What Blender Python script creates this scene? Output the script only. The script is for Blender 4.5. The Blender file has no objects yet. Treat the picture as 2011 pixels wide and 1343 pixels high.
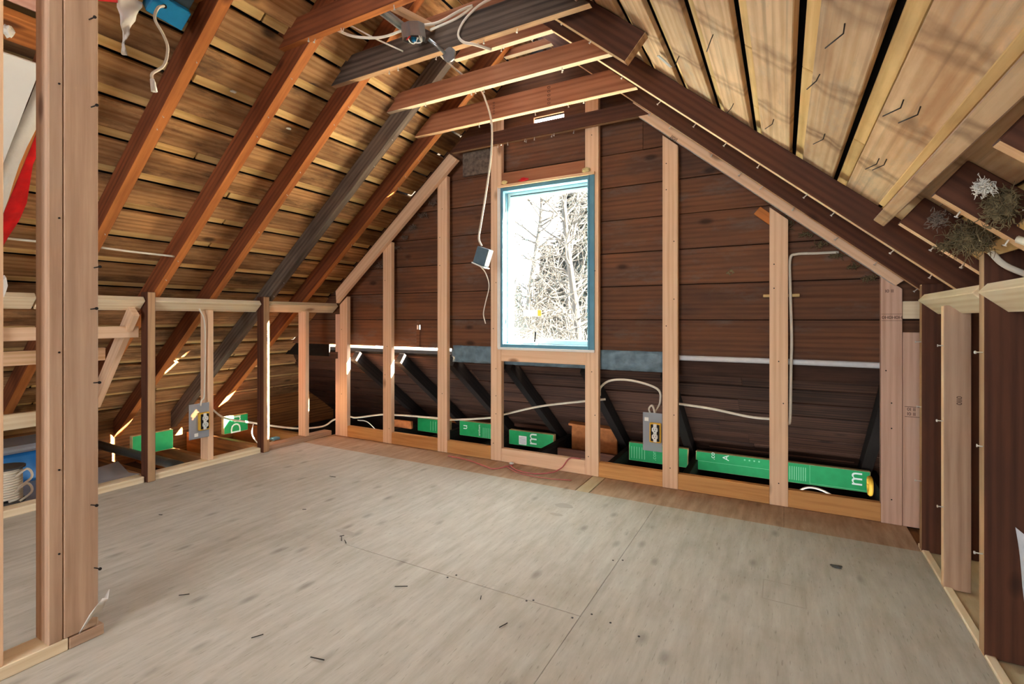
import bpy, bmesh, math, random
from mathutils import Vector, Matrix
random.seed(7)
V = Vector
scene = bpy.context.scene
C = bpy.context.collection

# ------------------------------------------------------------------ camera, world, sun, exposure
cam_d = bpy.data.cameras.new('camera')
cam = bpy.data.objects.new('camera', cam_d); C.objects.link(cam)
cam.location = (0, 0, 1.0)
cam.rotation_euler = (math.radians(90), 0, 0.50176)
cam_d.sensor_width = 36.0
cam_d.lens = 36.0 * 973.0 / 2011.0
cam_d.shift_y = -(671.5 - 626.0) / 2011.0
cam_d.clip_start = 0.02; cam_d.clip_end = 300
scene.camera = cam

world = bpy.data.worlds.new('sky'); scene.world = world
world.use_nodes = True
bg = world.node_tree.nodes['Background']
bg.inputs[0].default_value = (0.93, 0.97, 1.0, 1)
bg.inputs[1].default_value = 15.0

sun_d = bpy.data.lights.new('sun', 'SUN'); sun_d.energy = 330.0; sun_d.angle = 0.009
sun_d.color = (1.0, 0.86, 0.66)
sun = bpy.data.objects.new('sun', sun_d); C.objects.link(sun)
sun.rotation_euler = V((-1.0, -0.335, -0.40)).to_track_quat('-Z', 'Y').to_euler()

def portal(name, loc, direction, sx, sy):
    d = bpy.data.lights.new(name, 'AREA'); d.shape = 'RECTANGLE'; d.size = sx; d.size_y = sy
    d.cycles.is_portal = True
    o = bpy.data.objects.new(name, d); C.objects.link(o); o.location = loc
    o.rotation_euler = V(direction).to_track_quat('-Z', 'Y').to_euler()
portal('window_daylight', (-1.41, 3.17, 1.355), (0, -1, 0), 0.65, 1.1)
portal('rear_fill_portal', (-0.75, -2.75, 1.1), (0, 1, 0), 1.5, 1.2)  # sky fill through an opening added behind the camera

vs = scene.view_settings
vs.view_transform = 'Standard'; vs.look = 'None'; vs.gamma = 1.0; vs.exposure = 0.4
vs.use_curve_mapping = False
scene.cycles.diffuse_bounces = 5
scene.cycles.max_bounces = 14
scene.cycles.sample_clamp_indirect = 30.0

# ------------------------------------------------------------------ materials
def srgb(r, g, b):
    f = lambda u: (u/255/12.92) if u/255 <= 0.04045 else ((u/255+0.055)/1.055)**2.4
    return (f(r), f(g), f(b), 1)

def node(nt, typ, **kw):
    n = nt.nodes.new(typ)
    for k, v in kw.items():
        if k.startswith('i_'): n.inputs[int(k[2:])].default_value = v
        else: setattr(n, k, v)
    return n

def new_mat(name, rough=0.8, spec=0.2):
    m = bpy.data.materials.new(name); m.use_nodes = True
    nt = m.node_tree; b = nt.nodes['Principled BSDF']
    b.inputs['Roughness'].default_value = rough
    b.inputs['Specular IOR Level'].default_value = spec
    return m, nt, b

def ramp(nt, stops):
    r = nt.nodes.new('ShaderNodeValToRGB'); e = r.color_ramp.elements
    while len(e) < len(stops): e.new(0.5)
    for i, (p, c) in enumerate(stops): e[i].position = p; e[i].color = c
    return r

def mapped(nt, scale, use_random=True):
    tc = nt.nodes.new('ShaderNodeTexCoord')
    mp = nt.nodes.new('ShaderNodeMapping'); mp.inputs['Scale'].default_value = scale
    if use_random:
        oi = nt.nodes.new('ShaderNodeObjectInfo')
        vm = node(nt, 'ShaderNodeVectorMath', operation='SCALE'); vm.inputs[0].default_value = (13.7, 5.1, 9.3)
        nt.links.new(oi.outputs['Random'], vm.inputs['Scale'])
        ad = node(nt, 'ShaderNodeVectorMath', operation='ADD')
        nt.links.new(tc.outputs['Object'], ad.inputs[0]); nt.links.new(vm.outputs[0], ad.inputs[1])
        nt.links.new(ad.outputs[0], mp.inputs['Vector'])
    else:
        nt.links.new(tc.outputs['Object'], mp.inputs['Vector'])
    return mp

def mixc(nt, fac, a, b, blend='MIX'):
    m = node(nt, 'ShaderNodeMix', data_type='RGBA', blend_type=blend)
    for sock, val in ((0, fac), (6, a), (7, b)):
        if hasattr(val, 'links'): nt.links.new(val, m.inputs[sock])
        else: m.inputs[sock].default_value = val
    return m.outputs[2]

def wood(name, light, dark, knot=None, stain=None, stain_amt=0.5, var=0.25, rough=0.75, grain=1.0, knot_gate=0.62, streak=0.0, bump=0.15, spec=0.25, stain2=None, ghosts=()):
    m, nt, b = new_mat(name, rough, spec)
    L = nt.links
    # long fibre grain
    mp = mapped(nt, (1.1*grain, 26*grain, 26*grain))
    n1 = node(nt, 'ShaderNodeTexNoise'); n1.inputs['Scale'].default_value = 1.6; n1.inputs['Detail'].default_value = 6; n1.inputs['Roughness'].default_value = 0.62
    L.new(mp.outputs[0], n1.inputs['Vector'])
    # growth rings
    mp2 = mapped(nt, (0.10*grain, 5*grain, 5*grain))
    wv = node(nt, 'ShaderNodeTexWave', wave_type='BANDS', bands_direction='Y'); wv.inputs['Scale'].default_value = 2.2
    wv.inputs['Distortion'].default_value = 5.0; wv.inputs['Detail'].default_value = 2.0; wv.inputs['Detail Scale'].default_value = 0.6
    L.new(mp2.outputs[0], wv.inputs['Vector'])
    add = node(nt, 'ShaderNodeMath', operation='MULTIPLY_ADD'); L.new(wv.outputs['Fac'], add.inputs[0]); add.inputs[1].default_value = 0.22
    L.new(n1.outputs['Fac'], add.inputs[2])
    rp = ramp(nt, [(0.36, dark), (0.72, light)]); L.new(add.outputs[0], rp.inputs[0])
    col = rp.outputs[0]
    if stain is not None:
        mp3 = mapped(nt, (1.6, 6.0, 6.0))
        n3 = node(nt, 'ShaderNodeTexNoise'); n3.inputs['Scale'].default_value = 1.3; n3.inputs['Detail'].default_value = 5; n3.inputs['Roughness'].default_value = 0.6
        L.new(mp3.outputs[0], n3.inputs['Vector'])
        r3 = ramp(nt, [(0.5 - 0.12*stain_amt, (0, 0, 0, 1)), (0.72, (stain_amt,)*3 + (1,))]); L.new(n3.outputs['Fac'], r3.inputs[0])
        col = mixc(nt, r3.outputs[0], col, stain)
    if stain2 is not None:
        mp4 = mapped(nt, (3.0, 9.0, 9.0))
        n4 = node(nt, 'ShaderNodeTexNoise'); n4.inputs['Scale'].default_value = 1.0; n4.inputs['Detail'].default_value = 6; n4.inputs['Roughness'].default_value = 0.7
        L.new(mp4.outputs[0], n4.inputs['Vector'])
        r4 = ramp(nt, [(0.53, (0, 0, 0, 1)), (0.68, (0.7, 0.7, 0.7, 1))]); L.new(n4.outputs['Fac'], r4.inputs[0])
        col = mixc(nt, r4.outputs[0], col, stain2)
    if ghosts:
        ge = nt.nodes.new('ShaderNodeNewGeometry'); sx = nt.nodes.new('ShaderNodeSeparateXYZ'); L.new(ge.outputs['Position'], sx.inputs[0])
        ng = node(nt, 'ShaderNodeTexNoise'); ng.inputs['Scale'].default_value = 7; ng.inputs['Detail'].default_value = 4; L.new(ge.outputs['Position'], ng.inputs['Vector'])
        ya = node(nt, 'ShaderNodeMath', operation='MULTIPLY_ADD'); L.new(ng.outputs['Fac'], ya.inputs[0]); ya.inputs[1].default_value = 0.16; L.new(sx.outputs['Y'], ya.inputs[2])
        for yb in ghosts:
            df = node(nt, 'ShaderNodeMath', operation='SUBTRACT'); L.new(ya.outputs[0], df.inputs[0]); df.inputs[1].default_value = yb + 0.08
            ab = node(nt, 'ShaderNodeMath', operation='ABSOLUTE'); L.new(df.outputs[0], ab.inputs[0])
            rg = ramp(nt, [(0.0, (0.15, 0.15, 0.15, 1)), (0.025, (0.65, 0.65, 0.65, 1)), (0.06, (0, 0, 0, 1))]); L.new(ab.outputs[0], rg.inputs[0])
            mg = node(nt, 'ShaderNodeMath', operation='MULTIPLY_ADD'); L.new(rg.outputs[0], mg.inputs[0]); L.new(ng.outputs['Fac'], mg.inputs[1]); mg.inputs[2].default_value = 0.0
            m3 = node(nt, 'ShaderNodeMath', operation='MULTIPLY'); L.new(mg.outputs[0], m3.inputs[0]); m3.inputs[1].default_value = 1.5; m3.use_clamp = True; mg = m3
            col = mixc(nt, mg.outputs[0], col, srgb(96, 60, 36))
    if streak > 0:
        mp5 = mapped(nt, (0.5, 40, 40))
        n5 = node(nt, 'ShaderNodeTexNoise'); n5.inputs['Scale'].default_value = 1.5; n5.inputs['Detail'].default_value = 3
        L.new(mp5.outputs[0], n5.inputs['Vector'])
        r5 = ramp(nt, [(0.55, (0, 0, 0, 1)), (0.68, (streak,)*3 + (1,))]); L.new(n5.outputs['Fac'], r5.inputs[0])
        col = mixc(nt, r5.outputs[0], col, (dark[0]*0.25, dark[1]*0.25, dark[2]*0.25, 1))
    if knot is not None:
        mk = mapped(nt, (3.2, 7.0, 7.0))
        vo = node(nt, 'ShaderNodeTexVoronoi'); vo.inputs['Scale'].default_value = 1.0
        L.new(mk.outputs[0], vo.inputs['Vector'])
        rk = ramp(nt, [(0.07, (1, 1, 1, 1)), (0.17, (0, 0, 0, 1))]); L.new(vo.outputs['Distance'], rk.inputs[0])
        sp = node(nt, 'ShaderNodeSeparateColor'); L.new(vo.outputs['Color'], sp.inputs[0])
        gt = node(nt, 'ShaderNodeMath', operation='GREATER_THAN'); L.new(sp.outputs[0], gt.inputs[0]); gt.inputs[1].default_value = knot_gate
        mu = node(nt, 'ShaderNodeMath', operation='MULTIPLY'); L.new(rk.outputs[0], mu.inputs[0]); L.new(gt.outputs[0], mu.inputs[1])
        m2 = node(nt, 'ShaderNodeMath', operation='MULTIPLY'); L.new(mu.outputs[0], m2.inputs[0]); m2.inputs[1].default_value = 0.75
        col = mixc(nt, m2.outputs[0], col, knot)
    oi = nt.nodes.new('ShaderNodeObjectInfo')
    mr = node(nt, 'ShaderNodeMapRange'); L.new(oi.outputs['Random'], mr.inputs[0])
    mr.inputs[3].default_value = 1 - var; mr.inputs[4].default_value = 1 + var
    hs = nt.nodes.new('ShaderNodeHueSaturation'); L.new(mr.outputs[0], hs.inputs['Value']); L.new(col, hs.inputs['Color'])
    L.new(hs.outputs[0], b.inputs['Base Color'])
    bm = nt.nodes.new('ShaderNodeBump'); bm.inputs['Strength'].default_value = bump; bm.inputs['Distance'].default_value = 0.004
    L.new(add.outputs[0], bm.inputs['Height']); L.new(bm.outputs[0], b.inputs['Normal'])
    return m

def plain(name, col, rough=0.6, metal=0.0, spec=0.3, noise=0.0, nscale=30, bump=0.0):
    m, nt, b = new_mat(name, rough, spec)
    b.inputs['Metallic'].default_value = metal
    b.inputs['Base Color'].default_value = col
    tc = nt.nodes.new('ShaderNodeTexCoord')
    n = node(nt, 'ShaderNodeTexNoise'); n.inputs['Scale'].default_value = nscale; n.inputs['Detail'].default_value = 4
    nt.links.new(tc.outputs['Object'], n.inputs['Vector'])
    k = noise
    r = ramp(nt, [(0.3, (col[0]*(1-k), col[1]*(1-k), col[2]*(1-k), 1)), (0.7, (min(1, col[0]*(1+k)), min(1, col[1]*(1+k)), min(1, col[2]*(1+k)), 1))])
    nt.links.new(n.outputs['Fac'], r.inputs[0]); nt.links.new(r.outputs[0], b.inputs['Base Color'])
    if bump:
        bm = nt.nodes.new('ShaderNodeBump'); bm.inputs['Strength'].default_value = bump; bm.inputs['Distance'].default_value = 0.01
        nt.links.new(n.outputs['Fac'], bm.inputs['Height']); nt.links.new(bm.outputs[0], b.inputs['Normal'])
    return m

def clear(name, tint, alpha, rough=0.2):
    m, nt, b = new_mat(name, rough, 0.5)
    b.inputs['Base Color'].default_value = tint
    tr = nt.nodes.new('ShaderNodeBsdfTransparent'); mx = nt.nodes.new('ShaderNodeMixShader'); mx.inputs[0].default_value = alpha
    nt.links.new(tr.outputs[0], mx.inputs[1]); nt.links.new(b.outputs[0], mx.inputs[2])
    nt.links.new(mx.outputs[0], nt.nodes['Material Output'].inputs[0])
    return m

M = {}
M['stud'] = wood('pine_stud', srgb(242, 206, 172), srgb(226, 184, 146), srgb(140, 90, 56), var=0.06, knot_gate=0.75)
M['pinkstud'] = wood('rosy_pine', srgb(222, 186, 164), srgb(200, 158, 134), srgb(135, 85, 60), var=0.05, knot_gate=0.6)
M['pale'] = wood('pale_pine', srgb(240, 222, 190), srgb(222, 196, 156), srgb(160, 115, 75), var=0.06, knot_gate=0.8)
M['plate'] = wood('orange_pine_plate', srgb(214, 160, 100), srgb(180, 120, 66), srgb(110, 65, 35), var=0.08)
M['post'] = wood('dusty_pine_post', srgb(192, 160, 134), srgb(162, 128, 103), srgb(95, 60, 42), stain=srgb(175, 150, 130), stain_amt=0.5, var=0.06, knot_gate=0.55)
M['rafter'] = wood('old_rafter_shaded', srgb(140, 78, 44), srgb(100, 52, 30), srgb(60, 30, 18), stain=srgb(88, 44, 26), stain_amt=0.6, var=0.15)  # darker copy of the rafter wood: shade on the sides put into colour
M['rafter_edge'] = wood('old_rafter_lit', srgb(208, 130, 68), srgb(162, 94, 46), srgb(70, 35, 20), stain=srgb(125, 70, 36), stain_amt=0.5, var=0.12)  # lighter copy of the rafter wood: light on the undersides put into colour
M['greyrafter'] = wood('grey_weathered_rafter', srgb(120, 104, 90), srgb(72, 60, 52), srgb(40, 30, 25), stain=srgb(55, 42, 36), stain_amt=0.6, var=0.1)
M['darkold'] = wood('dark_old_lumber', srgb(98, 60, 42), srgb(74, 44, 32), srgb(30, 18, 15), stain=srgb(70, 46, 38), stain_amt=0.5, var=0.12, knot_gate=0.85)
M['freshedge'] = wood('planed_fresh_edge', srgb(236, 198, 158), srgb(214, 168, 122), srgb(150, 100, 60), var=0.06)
M['roughedge'] = wood('rough_sawn_edge', srgb(196, 158, 118), srgb(150, 112, 80), None, stain=srgb(120, 92, 70), stain_amt=0.5, var=0.08)
M['collar'] = wood('brown_collar_beam', srgb(172, 116, 84), srgb(140, 88, 62), srgb(90, 52, 36), var=0.06, knot_gate=0.8)
M['greycollar'] = wood('dark_grey_beam', srgb(104, 88, 76), srgb(62, 50, 44), srgb(40, 30, 26), var=0.05, streak=0.4)
M['sheathL'] = wood('weathered_roof_board', srgb(204, 156, 106), srgb(164, 114, 70), srgb(46, 32, 24), stain=srgb(96, 64, 40), stain_amt=0.9, var=0.22, streak=0.35, stain2=srgb(66, 50, 38), knot_gate=0.6, bump=0.35)
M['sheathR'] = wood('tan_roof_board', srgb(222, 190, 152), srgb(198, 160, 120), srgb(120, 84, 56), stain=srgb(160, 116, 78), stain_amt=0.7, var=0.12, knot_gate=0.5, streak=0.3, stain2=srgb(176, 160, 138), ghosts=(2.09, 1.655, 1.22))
M['strip'] = wood('yellow_batten', srgb(226, 192, 132), srgb(204, 162, 100), srgb(120, 80, 40), stain=srgb(130, 96, 54), stain_amt=0.5, var=0.15, knot_gate=0.85)
M['siding'] = wood('dark_brown_siding', srgb(126, 84, 58), srgb(98, 63, 44), srgb(48, 32, 24), stain=srgb(78, 60, 52), stain_amt=0.7, var=0.12, streak=0.12, stain2=srgb(112, 96, 86), knot_gate=0.75)
M['pent'] = wood('dark_brown_boards', srgb(92, 62, 48), srgb(50, 33, 27), srgb(28, 18, 15), stain=srgb(40, 30, 26), stain_amt=0.7, var=0.25, streak=0.4)  # very dark brown board tone
M['black'] = wood('near_black_lumber', srgb(34, 27, 24), srgb(18, 14, 13), None, var=0.15)  # near-black lumber tone
M['joist'] = wood('eave_joist', srgb(150, 100, 56), srgb(96, 60, 34), srgb(50, 30, 20), stain=srgb(70, 46, 30), stain_amt=0.6, var=0.2)
M['shell'] = plain('roof_underlay', srgb(28, 22, 18), 0.95, noise=0.3)
M['white'] = plain('white_plastic', srgb(236, 234, 228), 0.5, noise=0.03)
M['cable'] = plain('white_cable', srgb(228, 218, 200), 0.5, noise=0.05)
M['steel'] = plain('galvanised_steel', srgb(170, 174, 176), 0.35, metal=0.9, noise=0.1)
M['screw'] = plain('bright_screw', srgb(220, 216, 208), 0.4, metal=0.2)
M['iron'] = plain('black_iron', srgb(34, 28, 26), 0.6, metal=0.2)
M['drywall'] = plain('white_drywall', srgb(226, 224, 220), 0.9, noise=0.02, nscale=8)
M['red'] = plain('red_membrane', srgb(206, 22, 28), 0.45, noise=0.25, nscale=14, bump=0.5)
M['pinkpanel'] = wood('rosy_panel', srgb(206, 160, 142), srgb(188, 138, 120), None, var=0.02)
M['blue'] = plain('blue_plastic', srgb(24, 132, 190), 0.4, noise=0.06)
M['bluetub'] = plain('blue_tub_plastic', srgb(36, 112, 178), 0.4, noise=0.05)
M['bluetape'] = plain('teal_blue_tape', srgb(98, 150, 172), 0.5, noise=0.12, nscale=9)
M['membrane'] = plain('wrinkled_grey_blue_membrane', srgb(112, 134, 146), 0.4, noise=0.3, nscale=16, bump=1.0)
M['darkbox'] = plain('slate_box_plastic', srgb(86, 108, 120), 0.5, noise=0.08)
M['green'] = plain('green_printed_board', srgb(20, 150, 84), 0.6, noise=0.08, nscale=20)
M['foam'] = plain('foam_core_edge', srgb(214, 196, 140), 0.9, noise=0.15)
M['card'] = plain('brown_cardboard', srgb(170, 104, 58), 0.85, noise=0.2)
M['print'] = plain('white_print', srgb(226, 238, 230), 0.7)
M['paleprint'] = plain('pale_green_print', srgb(120, 200, 150), 0.7)
M['ink'] = plain('ink_stamp', srgb(84, 58, 46), 0.8)
M['faintink'] = plain('faded_stamp', srgb(168, 160, 148), 0.9)
M['insul'] = plain('mineral_wool', srgb(116, 102, 74), 0.98, noise=0.45, nscale=40, bump=1.0)
M['insulgrey'] = plain('grey_wool', srgb(120, 104, 92), 0.98, noise=0.4, nscale=40, bump=1.0)
M['lint'] = plain('white_wool', srgb(222, 218, 208), 0.95, noise=0.1)
M['plastic'] = plain('crumpled_white_film', srgb(224, 220, 214), 0.5, noise=0.06, nscale=14, bump=0.6)
M['paper'] = plain('grey_white_bag', srgb(214, 218, 224), 0.5, noise=0.1, nscale=20, bump=0.3)
M['yellow'] = plain('yellow_plastic', srgb(226, 176, 60), 0.5, noise=0.1)
M['pinkstring'] = plain('pink_cord', srgb(200, 112, 112), 0.7, noise=0.1)
M['conduit'] = plain('dark_grey_pipe', srgb(70, 74, 72), 0.4, noise=0.1)
M['greysheet'] = plain('grey_sheet', srgb(150, 152, 158), 0.5, noise=0.08, nscale=6)
M['darkdisc'] = plain('dark_spool_flange', srgb(70, 68, 66), 0.6, noise=0.1)
M['whitetrim'] = plain('white_foam_rod', srgb(226, 228, 232), 0.7, noise=0.05)
M['sash'] = plain('pale_sash_vinyl', srgb(226, 236, 230), 0.4, noise=0.02)
M['sealdark'] = plain('dark_seal', srgb(30, 50, 56), 0.6)
M['clearsheet'] = clear('translucent_grey_plastic', srgb(170, 176, 184), 0.72, 0.25)
M['glass'] = clear('window_glass', srgb(255, 255, 255), 0.04, 0.02)
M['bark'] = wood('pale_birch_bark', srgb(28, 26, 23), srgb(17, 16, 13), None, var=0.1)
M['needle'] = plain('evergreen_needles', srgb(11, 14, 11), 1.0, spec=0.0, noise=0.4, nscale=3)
M['bounce_layer'] = plain('pale_bounce_layer', srgb(214, 212, 206), 0.6, noise=0.05)  # pale so that it reflects daylight into the attic
M['ground'] = plain('pale_winter_ground', srgb(196, 190, 172), 0.95, noise=0.3, nscale=1.5)

def wmap(nt, scale):
    ge = nt.nodes.new('ShaderNodeNewGeometry'); mp = nt.nodes.new('ShaderNodeMapping'); mp.inputs['Scale'].default_value = scale
    nt.links.new(ge.outputs['Position'], mp.inputs['Vector']); return mp

def floor_mat(name, a, b_, blot, scratch=0.4):
    m, nt, b = new_mat(name, 0.85, 0.15)
    L = nt.links
    mp = wmap(nt, (9.0, 1.2, 1.0))
    n1 = node(nt, 'ShaderNodeTexNoise'); n1.inputs['Scale'].default_value = 3.0; n1.inputs['Detail'].default_value = 8; n1.inputs['Roughness'].default_value = 0.65
    L.new(mp.outputs[0], n1.inputs['Vector'])
    rp = ramp(nt, [(0.35, b_), (0.68, a)]); L.new(n1.outputs['Fac'], rp.inputs[0]); col = rp.outputs[0]
    mp2 = wmap(nt, (1, 1, 1))
    n2 = node(nt, 'ShaderNodeTexNoise'); n2.inputs['Scale'].default_value = 2.2; n2.inputs['Detail'].default_value = 6; n2.inputs['Roughness'].default_value = 0.6
    L.new(mp2.outputs[0], n2.inputs['Vector'])
    r2 = ramp(nt, [(0.48, (0, 0, 0, 1)), (0.75, (0.45, 0.45, 0.45, 1))]); L.new(n2.outputs['Fac'], r2.inputs[0])
    col = mixc(nt, r2.outputs[0], col, blot)
    mp3 = wmap(nt, (11, 5, 1))
    vo = node(nt, 'ShaderNodeTexVoronoi'); vo.inputs['Scale'].default_value = 1.0; L.new(mp3.outputs[0], vo.inputs['Vector'])
    rk = ramp(nt, [(0.06, (1, 1, 1, 1)), (0.24, (0, 0, 0, 1))]); L.new(vo.outputs['Distance'], rk.inputs[0])
    sp = node(nt, 'ShaderNodeSeparateColor'); L.new(vo.outputs['Color'], sp.inputs[0])
    gt = node(nt, 'ShaderNodeMath', operation='GREATER_THAN'); L.new(sp.outputs[0], gt.inputs[0]); gt.inputs[1].default_value = 0.6
    mu = node(nt, 'ShaderNodeMath', operation='MULTIPLY'); L.new(rk.outputs[0], mu.inputs[0]); L.new(gt.outputs[0], mu.inputs[1])
    m2 = node(nt, 'ShaderNodeMath', operation='MULTIPLY'); L.new(mu.outputs[0], m2.inputs[0]); m2.inputs[1].default_value = 0.42
    col = mixc(nt, m2.outputs[0], col, (blot[0]*0.4, blot[1]*0.4, blot[2]*0.4, 1))
    mp4 = wmap(nt, (130, 16, 1))
    n4 = node(nt, 'ShaderNodeTexNoise'); n4.inputs['Scale'].default_value = 1.2; n4.inputs['Detail'].default_value = 3
    L.new(mp4.outputs[0], n4.inputs['Vector'])
    r4 = ramp(nt, [(0.62, (0, 0, 0, 1)), (0.72, (scratch,)*3 + (1,))]); L.new(n4.outputs['Fac'], r4.inputs[0])
    col = mixc(nt, r4.outputs[0], col, (blot[0]*0.5, blot[1]*0.5, blot[2]*0.5, 1))
    L.new(col, b.inputs['Base Color'])
    bm = nt.nodes.new('ShaderNodeBump'); bm.inputs['Strength'].default_value = 0.1; bm.inputs['Distance'].default_value = 0.003
    L.new(n1.outputs['Fac'], bm.inputs['Height']); L.new(bm.outputs[0], b.inputs['Normal'])
    return m
M['ply'] = floor_mat('worn_plywood', srgb(196, 191, 180), srgb(175, 168, 155), srgb(144, 131, 112))
M['plystrip'] = floor_mat('brown_ply_strip', srgb(192, 164, 138), srgb(164, 134, 108), srgb(122, 94, 74), 0.2)
M['plytan'] = floor_mat('tan_plywood', srgb(206, 192, 160), srgb(188, 170, 136), srgb(150, 130, 100), 0.2)

# ------------------------------------------------------------------ builders
def link(name, me, mat=None, parent=None, mats=None):
    o = bpy.data.objects.new(name, me); C.objects.link(o)
    if mats: [me.materials.append(m) for m in mats]
    elif mat is not None and not me.materials: me.materials.append(mat)
    if parent is not None:
        o.parent = parent
    return o

def thing(o, label, cat, group=None):
    o['label'] = label; o['category'] = cat
    if group: o['group'] = group
    return o
def struct(o): o['kind'] = 'structure'; return o
def empty(name, loc=(0, 0, 0)):
    o = bpy.data.objects.new(name, None); C.objects.link(o); o.empty_display_size = 0.05
    set_mat(o, Matrix.Translation(V(loc)))
    return o

WM = {}
def world_of(o): return WM.get(o.name, Matrix.Identity(4))
def set_mat(o, mw):
    """world matrix, even when the object has a parent"""
    WM[o.name] = mw.copy()
    if o.parent is not None:
        o.matrix_parent_inverse = Matrix.Identity(4)
        o.matrix_basis = world_of(o.parent).inverted() @ mw
    else:
        o.matrix_basis = mw

def box_mesh(L, w, t, cut0=0, cut1=0, bev=0.0025, edge_face=None):
    """L along x, w along y, t along z; cutN shifts the +y side of that end along x"""
    bm = bmesh.new(); vs_ = []
    for sx, cut in ((-1, cut0), (1, cut1)):
        for sy in (-1, 1):
            for sz in (-1, 1):
                vs_.append(bm.verts.new((sx*L/2 + (cut if sy > 0 else 0), sy*w/2, sz*t/2)))
    F = [(0, 1, 3, 2), (4, 6, 7, 5), (0, 4, 5, 1), (2, 3, 7, 6), (0, 2, 6, 4), (1, 5, 7, 3)]
    for f in F: bm.faces.new([vs_[i] for i in f])
    bmesh.ops.recalc_face_normals(bm, faces=bm.faces)
    if edge_face is not None:
        ax = V(edge_face)
        for f in bm.faces:
            if f.normal.dot(ax) > 0.9: f.material_index = 1
    if bev: bmesh.ops.bevel(bm, geom=list(bm.edges), offset=bev, segments=1, affect='EDGES')
    me = bpy.data.meshes.new('box'); bm.to_mesh(me); bm.free()
    return me

def board(name, p0, p1, wdir, w, t, mat, parent=None, cut0=0, cut1=0, edge_mat=None, edge_dir=None, bev=0.0025):
    p0, p1 = V(p0), V(p1)
    x = (p1 - p0).normalized(); y = V(wdir); y = (y - x*y.dot(x)).normalized(); z = x.cross(y)
    R = Matrix((x, y, z)).transposed()
    ef = None
    if edge_dir is not None: ef = R.transposed() @ V(edge_dir)
    me = box_mesh((p1 - p0).length, w, t, cut0, cut1, bev, ef)
    o = link(name, me, None, parent, [mat, edge_mat] if edge_mat else [mat])
    set_mat(o, Matrix.Translation((p0 + p1)/2) @ R.to_4x4())
    return o

def abox(name, lo, hi, mat, parent=None, long='x', bev=0.0025):
    lo, hi = V(lo), V(hi); c = (lo+hi)/2; d = hi-lo
    ax = {'x': (V((1,0,0)), V((0,1,0)), d.x, d.y, d.z), 'y': (V((0,1,0)), V((0,0,1)), d.y, d.z, d.x), 'z': (V((0,0,1)), V((1,0,0)), d.z, d.x, d.y)}[long]
    return board(name, c - ax[0]*ax[2]/2, c + ax[0]*ax[2]/2, ax[1], ax[3], ax[4], mat, parent, bev=bev)

def prism(name, poly, origin, u, v, depth, mat, parent=None, bev=0.002):
    """polygon in the plane origin+u,v extruded by depth along u x v"""
    u, v = V(u).normalized(), V(v).normalized(); n = u.cross(v)
    cx = sum(p[0] for p in poly)/len(poly); cy = sum(p[1] for p in poly)/len(poly)
    bm = bmesh.new()
    a = [bm.verts.new((p[0]-cx, p[1]-cy, 0)) for p in poly]
    b = [bm.verts.new((p[0]-cx, p[1]-cy, depth)) for p in poly]
    bm.faces.new(a); bm.faces.new(b[::-1])
    k = len(poly)
    for i in range(k): bm.faces.new((a[i], a[(i+1) % k], b[(i+1) % k], b[i]))
    bmesh.ops.recalc_face_normals(bm, faces=bm.faces)
    if bev: bmesh.ops.bevel(bm, geom=list(bm.edges), offset=bev, segments=1, affect='EDGES')
    me = bpy.data.meshes.new('prism'); bm.to_mesh(me); bm.free()
    o = link(name, me, mat, parent)
    set_mat(o, Matrix.Translation(V(origin) + u*cx + v*cy) @ Matrix((u, v, n)).transposed().to_4x4())
    return o

def smooth_pts(pts, n=6):
    pts = [V(p) for p in pts]
    if len(pts) < 3: return pts
    P = [pts[0]*2-pts[1]] + pts + [pts[-1]*2-pts[-2]]; out = []
    for i in range(1, len(P)-2):
        for k in range(n):
            t = k/n; a, b, c, d = P[i-1], P[i], P[i+1], P[i+2]
            out.append(0.5*((2*b) + (c-a)*t + (2*a-5*b+4*c-d)*t*t + (3*b-a-3*c+d)*t**3))
    return out + [pts[-1]]

def tube_bm(bm, pts, r, sides=7, flat=1.0, taper=None):
    rings = []; prev = None
    for i, p in enumerate(pts):
        t = (pts[min(i+1, len(pts)-1)] - pts[max(i-1, 0)])
        t = t.normalized() if t.length > 1e-9 else V((0, 0, 1))
        if prev is None:
            a = V((0, 0, 1)) if abs(t.z) < 0.9 else V((1, 0, 0)); prev = (a - t*a.dot(t)).normalized()
        else:
            q = prev - t*prev.dot(t); prev = q.normalized() if q.length > 1e-6 else prev
        b = t.cross(prev); rr = r if taper is None else r + (taper-r)*i/max(1, len(pts)-1)
        rings.append([bm.verts.new(p + (prev*math.cos(2*math.pi*k/sides) + b*math.sin(2*math.pi*k/sides)*flat)*rr) for k in range(sides)])
    for i in range(len(rings)-1):
        for k in range(sides):
            bm.faces.new((rings[i][k], rings[i][(k+1) % sides], rings[i+1][(k+1) % sides], rings[i+1][k])).smooth = True
    bm.faces.new(rings[0][::-1]); bm.faces.new(rings[-1])

def tube(name, pts, r, mat, parent=None, n=6, sides=7, flat=1.0, smooth=True, taper=None):
    P = smooth_pts(pts, n) if smooth else [V(p) for p in pts]
    c = P[0].copy(); bm = bmesh.new(); tube_bm(bm, [p-c for p in P], r, sides, flat, taper)
    me = bpy.data.meshes.new('tube'); bm.to_mesh(me); bm.free()
    o = link(name, me, mat, parent); set_mat(o, Matrix.Translation(c)); return o

def cyl(name, p0, p1, r, mat, parent=None, sides=20, r2=None):
    return tube(name, [p0, p1], r, mat, parent, sides=sides, smooth=False, taper=r2)

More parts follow.
